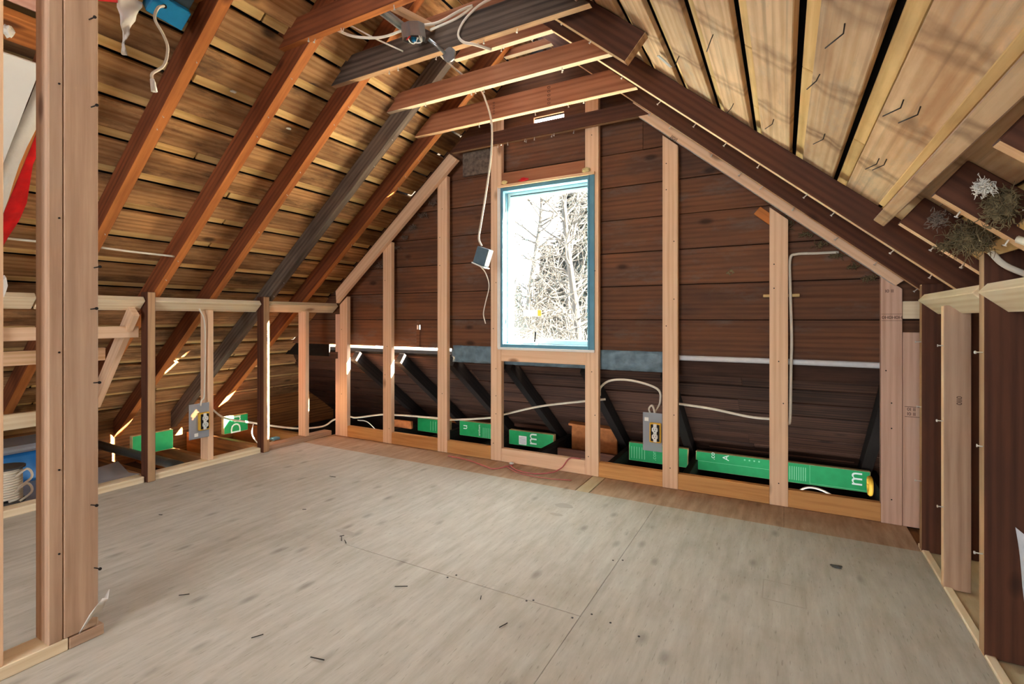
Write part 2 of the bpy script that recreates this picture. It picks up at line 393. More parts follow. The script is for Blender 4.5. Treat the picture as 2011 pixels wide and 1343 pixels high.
def lump(name, c, size, mat, parent=None, seed=0, sub=3, spike=0.35, flat=None):
    rnd = random.Random(seed); bm = bmesh.new(); bmesh.ops.create_icosphere(bm, subdivisions=sub, radius=1)
    ph = [rnd.uniform(0, 6.28) for _ in range(6)]
    for v in bm.verts:
        p = v.co
        k = 1 + spike*(math.sin(3.1*p.x+ph[0])*math.sin(4.3*p.y+ph[1]) + 0.6*math.sin(7*p.z+ph[2])*math.sin(6*p.x+ph[3]) + rnd.uniform(-0.4, 0.4))
        v.co = V((p.x*size[0]*k, p.y*size[1]*k, p.z*size[2]*k))
    me = bpy.data.meshes.new('lump'); bm.to_mesh(me); bm.free()
    o = link(name, me, mat, parent); set_mat(o, Matrix.Translation(V(c))); return o

def fibres(name, c, size, mat, seed=0, n=50, r=0.002, parent=None):
    rnd = random.Random(seed); bm = bmesh.new()
    for _ in range(n):
        p = V([rnd.gauss(0, 0.38)*q for q in size]); d = V((rnd.gauss(0, 1), rnd.gauss(0, 1), rnd.gauss(-0.2, 1))).normalized(); L = max(size)*rnd.uniform(.3, .8); pts = [p]
        for k in range(3):
            d = (d + V((rnd.gauss(0, .6), rnd.gauss(0, .6), rnd.gauss(0, .6)))).normalized(); pts.append(pts[-1] + d*L/3)
        tube_bm(bm, pts, r*rnd.uniform(.7, 1.8), 4, taper=r*0.4)
    me = bpy.data.meshes.new('fibres'); bm.to_mesh(me); bm.free()
    o = link(name, me, mat, parent); set_mat(o, Matrix.Translation(V(c))); return o

def text(name, s, loc, right, up, size, mat, parent=None, depth=0.0006):
    cu = bpy.data.curves.new('txt', 'FONT'); cu.body = s; cu.size = size; cu.extrude = depth
    cu.align_x = 'CENTER'; cu.align_y = 'CENTER'; cu.resolution_u = 3
    tmp = bpy.data.objects.new('txt', cu); C.objects.link(tmp)
    dg = bpy.context.evaluated_depsgraph_get(); dg.update()
    me = bpy.data.meshes.new_from_object(tmp.evaluated_get(dg))
    bpy.data.objects.remove(tmp)
    me.materials.clear()
    o = link(name, me, mat, parent)
    x = V(right).normalized(); y = V(up).normalized(); z = x.cross(y)
    set_mat(o, Matrix.Translation(V(loc)) @ Matrix((x, y, z)).transposed().to_4x4()); return o

def sheet(name, rows, mat, parent=None, thick=0.002):
    """grid of points -> thin solid sheet"""
    c = V(rows[0][0]); bm = bmesh.new()
    g = [[bm.verts.new(V(p)-c) for p in r] for r in rows]
    for i in range(len(g)-1):
        for j in range(len(g[0])-1):
            bm.faces.new((g[i][j], g[i][j+1], g[i+1][j+1], g[i+1][j])).smooth = True
    bmesh.ops.recalc_face_normals(bm, faces=bm.faces)
    bmesh.ops.solidify(bm, geom=list(bm.faces), thickness=thick)
    me = bpy.data.meshes.new('sheet'); bm.to_mesh(me); bm.free()
    o = link(name, me, mat, parent); set_mat(o, Matrix.Translation(c)); return o

# ------------------------------------------------------------------ roof geometry frames
XR = -1.40; ZR = 2.827
DL = V((-1, 0, -0.826)).normalized(); NL = V((-0.826, 0, 1)).normalized()
DR = V((1, 0, -0.866)).normalized(); NR = V((0.866, 0, 1)).normalized()
def PL(s, off, y): return V((XR, y, ZR)) + DL*s + NL*off
def PR(s, off, y): return V((XR, y, ZR)) + DR*s + NR*off
YB = -2.65           # rear end of the attic
LD, RD = 0.112, 0.10  # rafter depths

# ------------------------------------------------------------------ setting: roof decks
def deck(nm, P, N, off, s_end, s_lines, s_pitch, board_w, mat, strip_first, lines_side, ylow):
    root = struct(board(nm, P(-0.05, off + 0.075, (YB + 3.3)/2), P(s_end, off + 0.075, (YB + 3.3)/2), (0, 1, 0), 3.3 - YB, 0.03, M['shell'], bev=0))
    k0 = int(math.floor((0.02 - s_lines)/s_pitch)); s = s_lines + k0*s_pitch
    while s < s_end:
        lo = max(s + 0.006, 0.01); hi = s + board_w
        if hi > 0.05 and lo < s_end:
            hi = min(hi, s_end); mid = (lo+hi)/2; yend = 3.10 if P(mid, off, 0).z > 0.80 else ylow
            cuts = [YB, random.uniform(-0.6, 0.6), yend] if strip_first else [YB, random.uniform(-0.9, -0.5), yend]
            if not strip_first and random.random() < 0.3: cuts.insert(2, 2.5)
            for a, b in zip(cuts[:-1], cuts[1:]):
                j = random.uniform(0, 0.004)
                board('plank', P(mid, off + 0.011 + j, a + 0.0015), P(mid, off + 0.011 + j, b - 0.0015), DL if P is PL else DR, hi - lo, 0.022, mat, root)
            # recessed batten in the gap
            g0, g1 = s + board_w + 0.004, s + s_pitch - 0.002
            if lines_side == 'up': g0 += 0.010
            else: g1 -= 0.005
            rec = 0.034 if lines_side == 'up' else 0.027
            ys = [YB]
            while ys[-1] < yend - 0.7: ys.append(ys[-1] + random.uniform(0.35, 1.5))
            ys.append(yend); ys = [q for q in ys if q < yend - 0.15] + [yend]
            for a, b in zip(ys[:-1], ys[1:]):
                board('batten', P((g0+g1)/2, off + rec, a + 0.004), P((g0+g1)/2, off + rec, b - 0.004), DL if P is PL else DR, g1 - g0, 0.020, M['strip'], root)
        s += s_pitch
    return root
ceilL = deck('ceiling_left', PL, NL, LD, 4.55, 1.064, 0.2065, 0.150, M['sheathL'], True, 'down', 4.2)
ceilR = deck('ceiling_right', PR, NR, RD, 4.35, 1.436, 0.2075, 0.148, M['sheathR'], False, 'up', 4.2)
# lower corner decks behind the gable, under the pent roof hips
struct(board('ceiling_left_hip', PL(3.15, LD + 0.075, 3.8), PL(4.55, LD + 0.075, 3.8), (0, 1, 0), 1.2, 0.03, M['pent'], bev=0))
struct(board('ceiling_right_hip', PR(3.1, RD + 0.075, 3.8), PR(4.35, RD + 0.075, 3.8), (0, 1, 0), 1.2, 0.03, M['pent'], bev=0))
# pent roof beyond the gable
def PP(s, off, x): 
    d = V((0, 1, -0.75)).normalized(); n = V((0, 0.75, 1)).normalized()
    return V((x, 3.15, 0.69)) + d*s + n*off
pent = struct(board('ceiling_pent', PP(0.0, 0.05, -1.4), PP(1.6, 0.05, -1.4), (1, 0, 0), 7.6, 0.03, M['shell'], bev=0))
struct(board('pent_bounce_layer', PP(0.0, 0.072, -1.4), PP(1.75, 0.072, -1.4), (1, 0, 0), 7.6, 0.012, M['bounce_layer'], bev=0))  # unseen pale layer added to bounce daylight up through the window
for i in range(9):
    s0 = 0.03 + i*0.162
    cuts = [-5.2, random.uniform(-3.0, -2.0), random.uniform(-0.8, 0.0), 2.2]
    for a, b in zip(cuts[:-1], cuts[1:]):
        o = board('plank', PP(s0 + 0.076, 0.022 + random.uniform(0, 0.006), a), PP(s0 + 0.076, 0.022 + random.uniform(0, 0.006), b), (0, 1, -0.75), 0.150, 0.022, M['pent'], pent)

# ------------------------------------------------------------------ gable wall
wall = struct(empty('wall_gable', (-1.4, 3.1, 0.76)))
holes = [(-1.74, -1.083, 0.80, 1.915), (-1.53, -1.30, 2.325, 2.40), (-2.57, -2.535, 0.915, 0.95)]
def siding_row(z0, z1):
    def ends(z): return ((z - 3.984 - 0.165)/0.826, (1.614 + 0.145 - z)/0.866)
    zs = sorted(set([z0, z1] + [h[2] for h in holes if z0 < h[2] < z1] + [h[3] for h in holes if z0 < h[3] < z1]))
    # columns first: keep full-height pieces where no hole crosses
    hs = sorted([h for h in holes if h[2] < z1 and h[3] > z0])
    gap = 0.0022
    def piece(xa0, xa1, xb0, xb1, za, zb):
        prism('siding_board', [(xa0, za), (xa1, za), (xb1, zb), (xb0, zb)], (0, 3.12 + random.uniform(-0.003, 0.003), 0), (1, 0, 0), (0, 0, 1), 0.02, M['siding'], wall)
    l0, r0 = ends(z0); l1, r1 = ends(z1)
    za, zb = z0 + gap, z1 - gap
    if not hs:
        j = random.uniform(-2.1, -0.6)
        if r0 - l0 > 1.6:
            piece(l0, j - 0.001, l1, j - 0.001, za, zb); piece(j + 0.001, r0, j + 0.001, r1, za, zb)
        else: piece(l0, r0, l1, max(r1, l1 + 0.01), za, zb)
        return
    xl0, xl1 = l0, l1
    for h in hs:
        piece(xl0, h[0], xl1, h[0], za, zb)
        if h[2] > z0 + 0.01: piece(h[0], h[1], h[0], h[1], za, h[2])
        if h[3] < z1 - 0.01: piece(h[0], h[1], h[0], h[1], h[3], zb)
        xl0 = xl1 = h[1]
    piece(xl0, r0, xl1, r1, za, zb)
siding_row(0.77, 0.994)
for k in range(1, 9):
    z0 = 0.782 + 0.212*k
    siding_row(z0, min(z0 + 0.212, 2.90))
# boards added behind so that no daylight passes through the board joints
for lo, hi in (((-4.05, 0.80), (-2.58, 2.0)), ((-2.525, 0.80), (-1.74, 2.32)), ((-1.083, 0.80), (0.99, 2.32)), ((-2.58, 0.96), (-2.525, 2.0)), ((-1.74, 1.915), (-1.083, 2.32)), ((-2.2, 2.405), (-0.6, 3.0))):
    abox('light_stop_board', (lo[0], 3.145, lo[1]), (hi[0], 3.155, hi[1]), M['shell'], wall, bev=0)
abox('light_stop_board', (-2.26, 3.146, 0.66), (1.0, 3.156, 0.80), M['pent'], wall, bev=0)
abox('light_stop_board', (-4.4, 3.146, 0.66), (-3.62, 3.156, 0.80), M['shell'], wall, bev=0)
abox('light_stop_board', (-1.0, 3.145, 2.30), (-0.3, 3.155, 2.42), M['shell'], wall, bev=0)

# ------------------------------------------------------------------ floor
floor = struct(abox('floor', (-3.53, YB, -0.10), (0.98, 3.06, -0.022), M['joist'], long='y', bev=0))
def panel(x0, x1, y0, y1, mat, z=0.0): return abox('plywood_panel', (x0, y0, z - 0.02), (x1, y1, z), mat, floor, long='y', bev=0.0012)
g = 0.001
h = 0.0003
panel(-3.52, -1.705 - h, YB, 2.712 - g, M['ply']); panel(-1.705 + h, -0.60 - h, 1.572 + g, 2.712 - g, M['ply'])
panel(-1.705 + h, -0.60 - h, YB, 1.572 - g, M['ply']); panel(-0.60 + 2*h, 0.52, YB, 2.712 - g, M['ply'])
panel(-3.42, -1.53 - g, 2.712 + g, 3.06, M['plystrip'], -0.002); panel(-1.53 + g, -1.068 - g*2, 2.712 + g, 3.06, M['plystrip'], -0.001)
panel(-1.068 + g*2, -0.985 - g*2, 2.712 + g, 3.06, M['plytan'], -0.001); panel(-0.985 + g*2, 0.0, 2.712 + g*2, 3.06, M['plystrip'], -0.002)
panel(0.0 + g/2, 0.52, 2.712 + g*2, 3.06, M['plystrip'], -0.003)
panel(0.548, 0.98, YB, 2.9, M['plytan'], -0.004)
struct(abox('trim_1', (0.521, YB, -0.02), (0.546, 2.79, 0.008), M['pale'], long='y'))

# eave floors (plaster lath of the storey below)
struct(abox('floor_eave_left', (-5.0, YB, -0.24), (-3.53, 4.4, -0.20), M['shell'], long='y', bev=0))
struct(abox('floor_eave_gable', (-3.53, 3.06, -0.24), (2.0, 4.4, -0.20), M['shell'], long='x', bev=0))
struct(abox('floor_eave_right', (0.98, YB, -0.24), (2.0, 3.06, -0.20), M['shell'], long='y', bev=0))

struct(abox('wall_eave_left', (-4.86, YB, -0.24), (-4.78, 4.4, 0.20), M['joist'], long='y', bev=0))
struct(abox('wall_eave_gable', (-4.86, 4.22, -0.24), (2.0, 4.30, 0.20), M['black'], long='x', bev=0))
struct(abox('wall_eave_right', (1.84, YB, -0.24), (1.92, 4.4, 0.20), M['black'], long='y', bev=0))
# unseen rear gable wall; its glazed opening is added to let in fill daylight
wr = struct(empty('wall_rear', (-1.4, YB, 0)))
for lo, hi in (((-5.0, -0.2), (-1.5, 3.0)), ((0.0, -0.2), (2.0, 3.0)), ((-1.5, 1.7), (0.0, 3.2)), ((-1.5, -0.2), (0.0, 0.5))):
    abox('siding_board', (lo[0], YB - 0.06, lo[1]), (hi[0], YB - 0.02, hi[1]), M['siding'], wr, bev=0)
abox('pane', (-1.5, YB - 0.045, 0.5), (0.0, YB - 0.04, 1.7), M['glass'], wr, bev=0)  # glass of the added fill opening

# ------------------------------------------------------------------ window
win = struct(empty('window_1', (-1.4, 3.05, 0.8)))
wz0, wz1 = 0.80, 1.915
abox('jamb', (-1.7365, 2.996, wz0), (-1.715, 3.16, wz1), M['bluetape'], win, 'z')
abox('jamb', (-1.096, 2.996, wz0), (-1.0855, 3.16, wz1), M['bluetape'], win, 'z', 0.001)
abox('tape_flange', (-1.0855, 3.000, wz0), (-1.052, 3.009, wz1), M['bluetape'], win, 'z', 0.001)
abox('window_sill', (-1.715, 2.996, 0.800), (-1.096, 3.16, 0.826), M['bluetape'], win)
abox('window_head', (-1.715, 2.996, 1.886), (-1.096, 3.16, 1.912), M['bluetape'], win)
abox('trim_strip', (-1.762, 2.996, wz0 - 0.004), (-1.7375, 3.008, wz1 + 0.006), M['white'], win, 'z', 0.001)
abox('trim_strip', (-1.755, 2.990, wz0 - 0.014), (-1.048, 2.996, wz0 + 0.002), M['white'], win, 'x', 0.001)
abox('trim_strip', (-1.752, 2.984, wz1 - 0.002), (-1.046, 2.998, wz1 + 0.016), M['freshedge'], win, 'x', 0.001)
abox('seal', (-1.716, 3.030, 0.83), (-1.7135, 3.040, 1.88), M['sealdark'], win, 'z', 0)
abox('sash', (-1.7145, 3.06, 0.826), (-1.690, 3.115, 1.886), M['sash'], win, 'z')
abox('sash', (-1.117, 3.06, 0.826), (-1.0965, 3.115, 1.886), M['sash'], win, 'z')
abox('sash', (-1.690, 3.06, 0.826), (-1.117, 3.115, 0.856), M['sash'], win)
abox('sash', (-1.690, 3.06, 1.848), (-1.117, 3.115, 1.886), M['sash'], win)
abox('seal', (-1.690, 3.058, 1.860), (-1.117, 3.060, 1.866), M['sealdark'], win, 'x', 0)
pane = abox('pane', (-1.690, 3.085, 0.856), (-1.117, 3.089, 1.848), M['glass'], win, 'z', 0)
abox('sticker', (-1.60, 3.0835, 1.02), (-1.49, 3.0848, 1.06), M['white'], pane, 'x', 0)
abox('sticker', (-1.49, 3.0835, 1.02), (-1.462, 3.0848, 1.06), M['yellow'], pane, 'x', 0)
cr = abox('crank_base', (-1.58, 3.02, 0.822), (-1.47, 3.06, 0.842), M['sash'], win, 'x', 0.006)
tube('crank_handle', [(-1.49, 3.035, 0.842), (-1.478, 3.02, 0.87), (-1.468, 3.01, 0.915)], 0.006, M['iron'], cr)

# ------------------------------------------------------------------ gable studs
def flatstud(x0, x1, z0, z1, label, mat='stud', y=3.01, name='wall_stud', cutz=None, poly=None):
    if poly: cutz = (z1, z1)
    if cutz: o = prism(name, [(q[1], -q[0]) for q in (poly or [(x0, z0), (x1, z0), (x1, cutz[1]), (x0, cutz[0])])], (0, y + 0.038, 0), (0, 0, 1), (-1, 0, 0), 0.038, M[mat])
    else: o = abox(name, (x0, y, z0), (x1, y + 0.038, z1), M[mat], long='z')
    # nail heads
    rnd = random.Random(int(x0*1000)); z = z0 + 0.12
    while z < z1 - 0.1:
        if rnd.random() < 0.8:
            xx = (x0+x1)/2 + rnd.choice((-0.022, 0.022, 0.0)); cyl('nail_head', (xx, y - 0.0006, z), (xx, y + 0.004, z), 0.0035, M['iron'], o, 6)
        z += rnd.uniform(0.12, 0.34)
    return thing(o, label, 'stud')
def zl(x): return 1.205 + 0.826*(x + 3.36) - 0.11     # furring underside, left
def zr(x): return 1.614 + 0.02 - 0.866*x - 0.11
studs = [
 flatstud(-3.335, -3.246, 0, 1.13, 'gable stud standing in the corner beside the low left side wall', cutz=(1.12, 1.19)),
 flatstud(-2.842, -2.753, 0, 1.5, 'second gable stud from the low left side wall', cutz=(zl(-2.842) + .02, zl(-2.753) + .02)),
 flatstud(-2.294, -2.205, 0, 2.0, 'tall gable stud between the low left side wall studs and the window trimmer', cutz=(zl(-2.294) + .02, zl(-2.205) + .02)),
 flatstud(-1.824, -1.737, 0, 2.52, 'tall window trimmer stud beside the hanging slate box'),
 flatstud(-1.117, -1.028, 0, 2.52, 'tall window trimmer stud with the blue tape flange on it', poly=[(-1.117, 0), (-1.028, 0), (-1.028, 2.52), (-1.117, 2.52), (-1.117, 1.93), (-1.084, 1.93), (-1.084, 0.785), (-1.117, 0.785)]),
 flatstud(-0.632, -0.544, 0, 2.1, 'gable stud carrying the outlet on the clear plastic sheet', cutz=(zr(-.632) + .02, zr(-.544) + .02)),
 flatstud(-0.068, 0.020, 0, 1.6, 'gable stud with a cable running down its side', cutz=(zr(-.068) + .02, zr(.02) + .02)),
 flatstud(0.419, 0.503, -0.002, 1.16, 'rosy stamped end stud of the gable wall by the right side wall', 'pinkstud', cutz=(1.215, 1.145)),
]

# corner block with a notch, next to the first stud, and the right corner stud
o = prism('corner_stud', [(q[1], -q[0]) for q in [(-3.392, 0.0), (-3.337, 0.0), (-3.337, 1.04), (-3.392, 1.04), (-3.392, 0.715), (-3.362, 0.715), (-3.362, 0.655), (-3.392, 0.655)]], (0, 3.052, 0), (0, 0, 1), (-1, 0, 0), 0.038, M['pinkstud'])
thing(o, 'notched pale corner stud where the gable meets the low left wall', 'stud')
o = flatstud(0.505, 0.594, -0.002, 0.935, 'short rosy stamped stud set right against the gable end stud', 'pinkstud')
text('grade_stamp', '0I II\nI0 II', (0.537, 3.0092, 0.553), (1, 0, 0), (0, 0, 1), 0.022, M['ink'], o)
abox('stamp_frame', (0.512, 3.0091, 0.576), (0.592, 3.0097, 0.578), M['ink'], o, 'x', 0)
abox('stamp_frame', (0.512, 3.0091, 0.528), (0.592, 3.0097, 0.530), M['ink'], o, 'x', 0)
o = thing(abox('spacer_block', (0.505, 3.01, 1.0), (0.594, 3.048, 1.085), M['pale']), 'small pale spacer block above the short stamped stud', 'block')
e8 = studs[7]
for i in range(3): text('grade_stamp', '0H', (0.436 + i*0.027, 3.0092, 1.006), (1, 0, 0), (0, 0, 1), 0.022, M['ink'], e8)
for z in (0.990, 1.022): abox('stamp_frame', (0.421, 3.0091, z), (0.501, 3.0097, z + 0.0015), M['ink'], e8, 'x', 0)
text('grade_stamp', 'I0 II', (0.452, 3.0092, 1.135), (1, 0, 0), (0, 0, 1), 0.022, M['ink'], e8)

# sole plates of the gable wall
for a, b, lab in ((-3.246, -2.842, 'sole plate piece in the corner bay of the gable wall'), (-2.753, -2.294, 'sole plate piece in the second bay from the low left wall'),
                  (-2.205, -1.824, 'sole plate piece left of the window bay below the membrane'), (-1.737, -1.117, 'sole plate piece straight under the window'),
                  (-1.028, -0.632, 'sole plate piece under the clear plastic outlet sheet'), (-0.544, -0.068, 'sole plate piece before the long green board'), (0.020, 0.419, 'sole plate piece in the bay beside the rosy end stud')):
    thing(abox('sole_plate', (a, 3.012, 0), (b, 3.05, 0.092), M['stud' if -1.9 < a < -1.6 else 'plate']), 'orange pine ' + lab if not -1.9 < a < -1.6 else 'pale pine ' + lab, 'plate')
thing(abox('window_sill_plate', (-1.737, 3.012, 0.703), (-1.117, 3.05, 0.797), M['stud']), 'horizontal pine framing piece under the window', 'plate')
thing(abox('window_header', (-1.737, 3.012, 1.935), (-1.117, 3.05, 2.020), M['collar']), 'reddish horizontal framing piece above the window', 'plate')
# raking furring
a, b = V((-3.362, 0, 1.165)), V((-2.115, 0, 2.195))
d = (b-a).normalized(); n = V((-d.z, 0, d.x))
o = board('raking_plate', V((a.x, 3.010, a.z)) + V((0, -0.0195, 0)), V((b.x, 2.9905, b.z)), n, 0.086, 0.038, M['stud'], cut0=0.06, cut1=-0.02)
thing(o, 'light pine raking plate along the left roof slope of the gable', 'plate')
a, b = V((-0.80, 0, 2.303)), V((0.50, 0, 1.193)); d = (b-a).normalized(); n = V((-d.z, 0, d.x))
o = board('raking_plate', V((a.x, 2.9905, a.z)), V((b.x, 2.9905, b.z)), n, 0.088, 0.038, M['stud'], edge_mat=M['whitetrim'], edge_dir=-n, cut1=0.02)
thing(o, 'tan raking plate along the right roof slope of the gable', 'plate')
text('grade_stamp', 'II0II', V((-0.56, 2.971, 2.045)), d, n, 0.03, M['ink'], o)

# light-tight strips at the wall foot: daylight gap, membrane, foam rod
mb = sheet('membrane_strip', [[(x, 3.075 + 0.010*math.sin(x*37 + i*1.7) + 0.004*math.sin(x*91 + 2*i), z) for x in [-2.2 + k*0.026 for k in range(61)]] for i, z in enumerate((0.80, 0.775, 0.75, 0.725, 0.70, 0.675))], M['membrane'])
thing(mb, 'wrinkled grey-blue plastic membrane strip below the gable boards', 'membrane')
o = tube('foam_rod', [(-0.62, 3.09, 0.766), (0.0, 3.09, 0.766), (0.44, 3.09, 0.764), (0.95, 3.09, 0.762)], 0.016, M['whitetrim'], n=3)
thing(o, 'white foam rod filling the seam below the gable boards', 'rod')
for x0, x1 in ((-3.9, -2.3),): pass

# ------------------------------------------------------------------ rafters
def nails(parent, pts, down, L=0.02, r=0.0022):
    for p in pts:
        p = V(p); dd = V(down).normalized() + V((random.uniform(-.3, .3), random.uniform(-.3, .3), 0))
        tube('screw', [p, p + dd*L, p + dd*L + dd*0.003], r, M['screw'], parent, sides=5, smooth=False)
        tube('screw_head', [p + dd*L, p + dd*(L + 0.003)], r*2.2, M['screw'], parent, sides=6, smooth=False)
left = [(0.82, 'rafter', 'old orange-brown left rafter passing behind the double post'), (1.225, 'rafter', 'old orange-brown left rafter under the blue junction box'),
        (1.645, 'rafter', 'orange-brown left rafter carrying the dark brown collar beam'), (2.0, 'rafter', 'orange-brown left rafter carrying the dark grey collar beam'),
        (2.43, 'greyrafter', 'grey weathered left rafter, second from the gable wall'), (2.745, 'rafter', 'brown left rafter nearest the gable wall'), (0.42, 'rafter', 'old left rafter above the white drywall panel')]
for y, mt, lab in left:
    o = board('roof_rafter', PL(0.02, LD/2, y), PL(4.45, LD/2, y), NL, LD, 0.052, M[mt], edge_mat=M['rafter_edge'] if mt == 'rafter' else M['greyrafter'], edge_dir=-NL)  # sides take the shaded copy, underside the lit copy
    thing(o, lab, 'rafter')
    if y > 1: nails(o, [PL(random.uniform(0.9, 2.6), 0, y + random.uniform(-.012, .012)) for _ in range(5)], -NL, 0.007, 0.001)
right_low = [(2.09, 'dark right rafter starting at the header, next to the full rafters'), (1.655, 'dark right rafter below the header with insulation tuft above it'), (1.22, 'short-lit dark right rafter crossing the white wool tufts'), (0.8, 'dark right rafter overhead beside the header'), (0.4, 'dark right rafter at the header, last before the rear wall')]
for y, lab in ((2.935, 'dark right rafter against the raking plate of the gable'), (2.49, 'full dark right rafter where the wide tan roof boards end')):
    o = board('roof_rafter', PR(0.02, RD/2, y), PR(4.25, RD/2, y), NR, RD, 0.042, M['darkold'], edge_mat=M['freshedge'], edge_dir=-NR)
    thing(o, lab, 'rafter')
    nails(o, [PR(0.95 + i*0.2 + random.uniform(-.05, .05), 0, y + random.uniform(-.015, .015)) for i in range(9)], -NR, 0.016)
for y, lab in right_low:
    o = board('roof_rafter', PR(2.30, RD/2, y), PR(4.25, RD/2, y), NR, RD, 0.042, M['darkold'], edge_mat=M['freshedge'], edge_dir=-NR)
    thing(o, lab, 'rafter')
    if y > 1.5: nails(o, [PR(2.4 + i*0.12 + random.uniform(-.03, .03), 0, y) for i in range(4)], -NR, 0.016)
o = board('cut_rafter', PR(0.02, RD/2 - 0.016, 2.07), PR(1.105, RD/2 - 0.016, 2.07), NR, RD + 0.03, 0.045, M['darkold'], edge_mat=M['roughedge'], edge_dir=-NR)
thing(o, 'dark rafter stub cut off square above the opening', 'rafter'); nails(o, [PR(0.9, -0.015, 2.07), PR(0.72, -0.015, 2.07)], -NR, 0.02)
abox_end = board('cut_end', PR(1.1055, RD/2 - 0.016, 2.07), PR(1.1075, RD/2 - 0.016, 2.07), NR, RD + 0.03, 0.045, M['roughedge'], o, bev=0)
o = thing(board('cut_rafter', PR(0.02, RD/2 - 0.016, 1.65), PR(1.02, RD/2 - 0.016, 1.65), NR, RD + 0.03, 0.045, M['darkold'], edge_mat=M['roughedge'], edge_dir=-NR), 'second dark rafter stub cut above the opening, away from the gable', 'rafter')
thing(board('ridge_board', (-1.4, YB, 2.86), (-1.4, 3.1, 2.86), (0, 0, 1), 0.13, 0.025, M['darkold']), 'dark ridge board along the roof peak', 'ridge board')
# header of the opening
o = board('header_beam', PR(2.255, RD/2 - 0.002, -2.4), PR(2.255, RD/2 - 0.002, 2.235), NR, RD, 0.042, M['post'], edge_mat=M['sheathR'], edge_dir=-NR)
thing(o, 'long pale header beam under the cut right rafters', 'beam')
o2 = board('header_ply', PR(2.222, RD/2 + 0.006, -2.4), PR(2.222, RD/2 + 0.006, 2.10), NR, RD - 0.03, 0.022, M['strip'])
thing(o2, 'yellowish second ply fixed along the header beam', 'board')

# ------------------------------------------------------------------ collar beams
def collar(x0, x1, y, z0, h, mat, edge, lab, slantL=None, t=0.04, name='collar_beam', nn=6):
    sl = h/0.826; sr = h/0.866
    o = board(name, (x0, y, z0 + h/2), (x1, y, z0 + h/2), (0, 0, 1), h, t, M[mat], cut0=sl, cut1=-sr, edge_mat=M[edge], edge_dir=(0, 0, -1))  # lighter underside material: light from below put into the edge colour
    thing(o, lab, 'beam')
    nails(o, [(random.uniform(x0 + .3, x1 - .3), y + random.uniform(-.012, .012), z0) for _ in range(nn)], (0, 0, -1), 0.016)
    return o
collar(-2.33, -0.80, 1.18, 2.335, 0.115, 'rafter', 'rafter_edge', 'orange-brown collar beam ending right above the bright blue junction box')
collar(-2.31, -0.80, 1.605, 2.330, 0.115, 'rafter', 'rafter_edge', 'orange-brown collar beam just before the metal junction box hanger')
collar(-2.295, -0.70, 1.96, 2.300, 0.135, 'greycollar', 'roughedge', 'dark grey collar beam carrying the open metal junction box')
collar(-2.285, -0.70, 2.39, 2.308, 0.105, 'collar', 'pale', 'brown collar beam with bright lower edge, third from the gable')
cb = collar(-2.245, -0.70, 2.70, 2.258, 0.13, 'collar', 'freshedge', 'brown stamped collar beam, second from the gable')
text('grade_stamp', '0 0 0 0 0', (-1.22, 2.6795, 2.325), (0, 0, 1), (-1, 0, 0), 0.03, M['ink'], cb)
text('grade_stamp', '0 0 0 0 0', (-1.60, 2.6795, 2.325), (0, 0, 1), (-1, 0, 0), 0.022, M['ink'], cb)
cg = collar(-2.14, -0.70, 2.985, 2.215, 0.09, 'darkold', 'roughedge', 'dark brown tie board fixed across the gable studs', t=0.034, nn=8)
collar(-1.80, -1.02, 2.0 + 0.04, 2.475, 0.07, 'collar', 'pale', 'short upper tie behind the dark grey collar beam', nn=2)
collar(-1.73, -1.085, 2.44, 2.545, 0.07, 'collar', 'pale', 'short upper tie above the bright-edged collar beam', nn=2)
collar(-1.58, -1.24, 2.78, 2.68, 0.04, 'collar', 'pale', 'small uppermost tie under the ridge by the gable', nn=0)
thing(abox('patch_board', (-2.10, 3.06, 2.06), (-1.84, 3.085, 2.235), M['insulgrey'], bev=0.004), 'grey fibre patch behind the tie board left of the window', 'panel')

# ------------------------------------------------------------------ low left wall (knee wall)
XK = -3.42
def kplate(y0, y1, lab):
    cen = V((XK - 0.034, 0, 1.093)) - NL*0.0
    o = board('top_plate', V((cen.x, y0, cen.z)), V((cen.x, y1, cen.z)), DL, 0.092, 0.036, M['pale'])
    thing(o, lab, 'plate'); return o
kplate(-1.2, 1.07, 'pale tilted top plate of the low left wall behind the double post')
kplate(1.08, 1.572, 'pale tilted top plate between the double post and the first old dark stud')
kplate(1.626, 2.338, 'pale tilted top plate over the left outlet')
kplate(2.404, 3.06, 'pale tilted top plate running into the gable corner')
def kstud(y0, y1, mat, z1, lab, depth=0.089, x=XK, edge=None):
    o = board('knee_wall_stud', (x - depth/2, (y0+y1)/2, 0.0 if edge else 0.04), (x - depth/2, (y0+y1)/2, z1), (1, 0, 0), depth, y1 - y0, M[mat], edge_mat=M[edge] if edge else None, edge_dir=(1, 0, 0) if edge else None, bev=0.003)
    return thing(o, lab, 'stud')
kstud(1.578, 1.624, 'darkold', 1.165, 'old rough brown stud of the low left wall, beside the diagonal brace', 0.075, XK + 0.02, 'roughedge')
kstud(2.345, 2.397, 'darkold', 1.165, 'old rough stud of the low left wall struck by sunlight', 0.075, XK + 0.02, 'roughedge')
kstud(1.952, 1.990, 'stud', 1.06, 'new pine stud of the low left wall with the outlet')
kstud(2.733, 2.769, 'stud', 1.06, 'new pine stud of the low left wall nearest the gable')
kstud(1.30, 1.338, 'pale', 0.55, 'pale short stud under the diagonal brace beside the double post')
kstud(0.88, 0.918, 'stud', 1.06, 'new pine stud of the low left wall left of the double post')
for y0, y1, lab in ((-1.2, 1.572, 'pale bottom plate of the low left wall by the double post'), (1.626, 2.338, 'pale bottom plate of the low left wall under the outlet'), (2.404, 3.0, 'brownish bottom plate of the low left wall in the corner')):
    thing(abox('bottom_plate', (XK - 0.089, y0, 0), (XK, y1, 0.038), M['pale' if y0 < 2.2 else 'post'], long='y'), lab, 'plate')
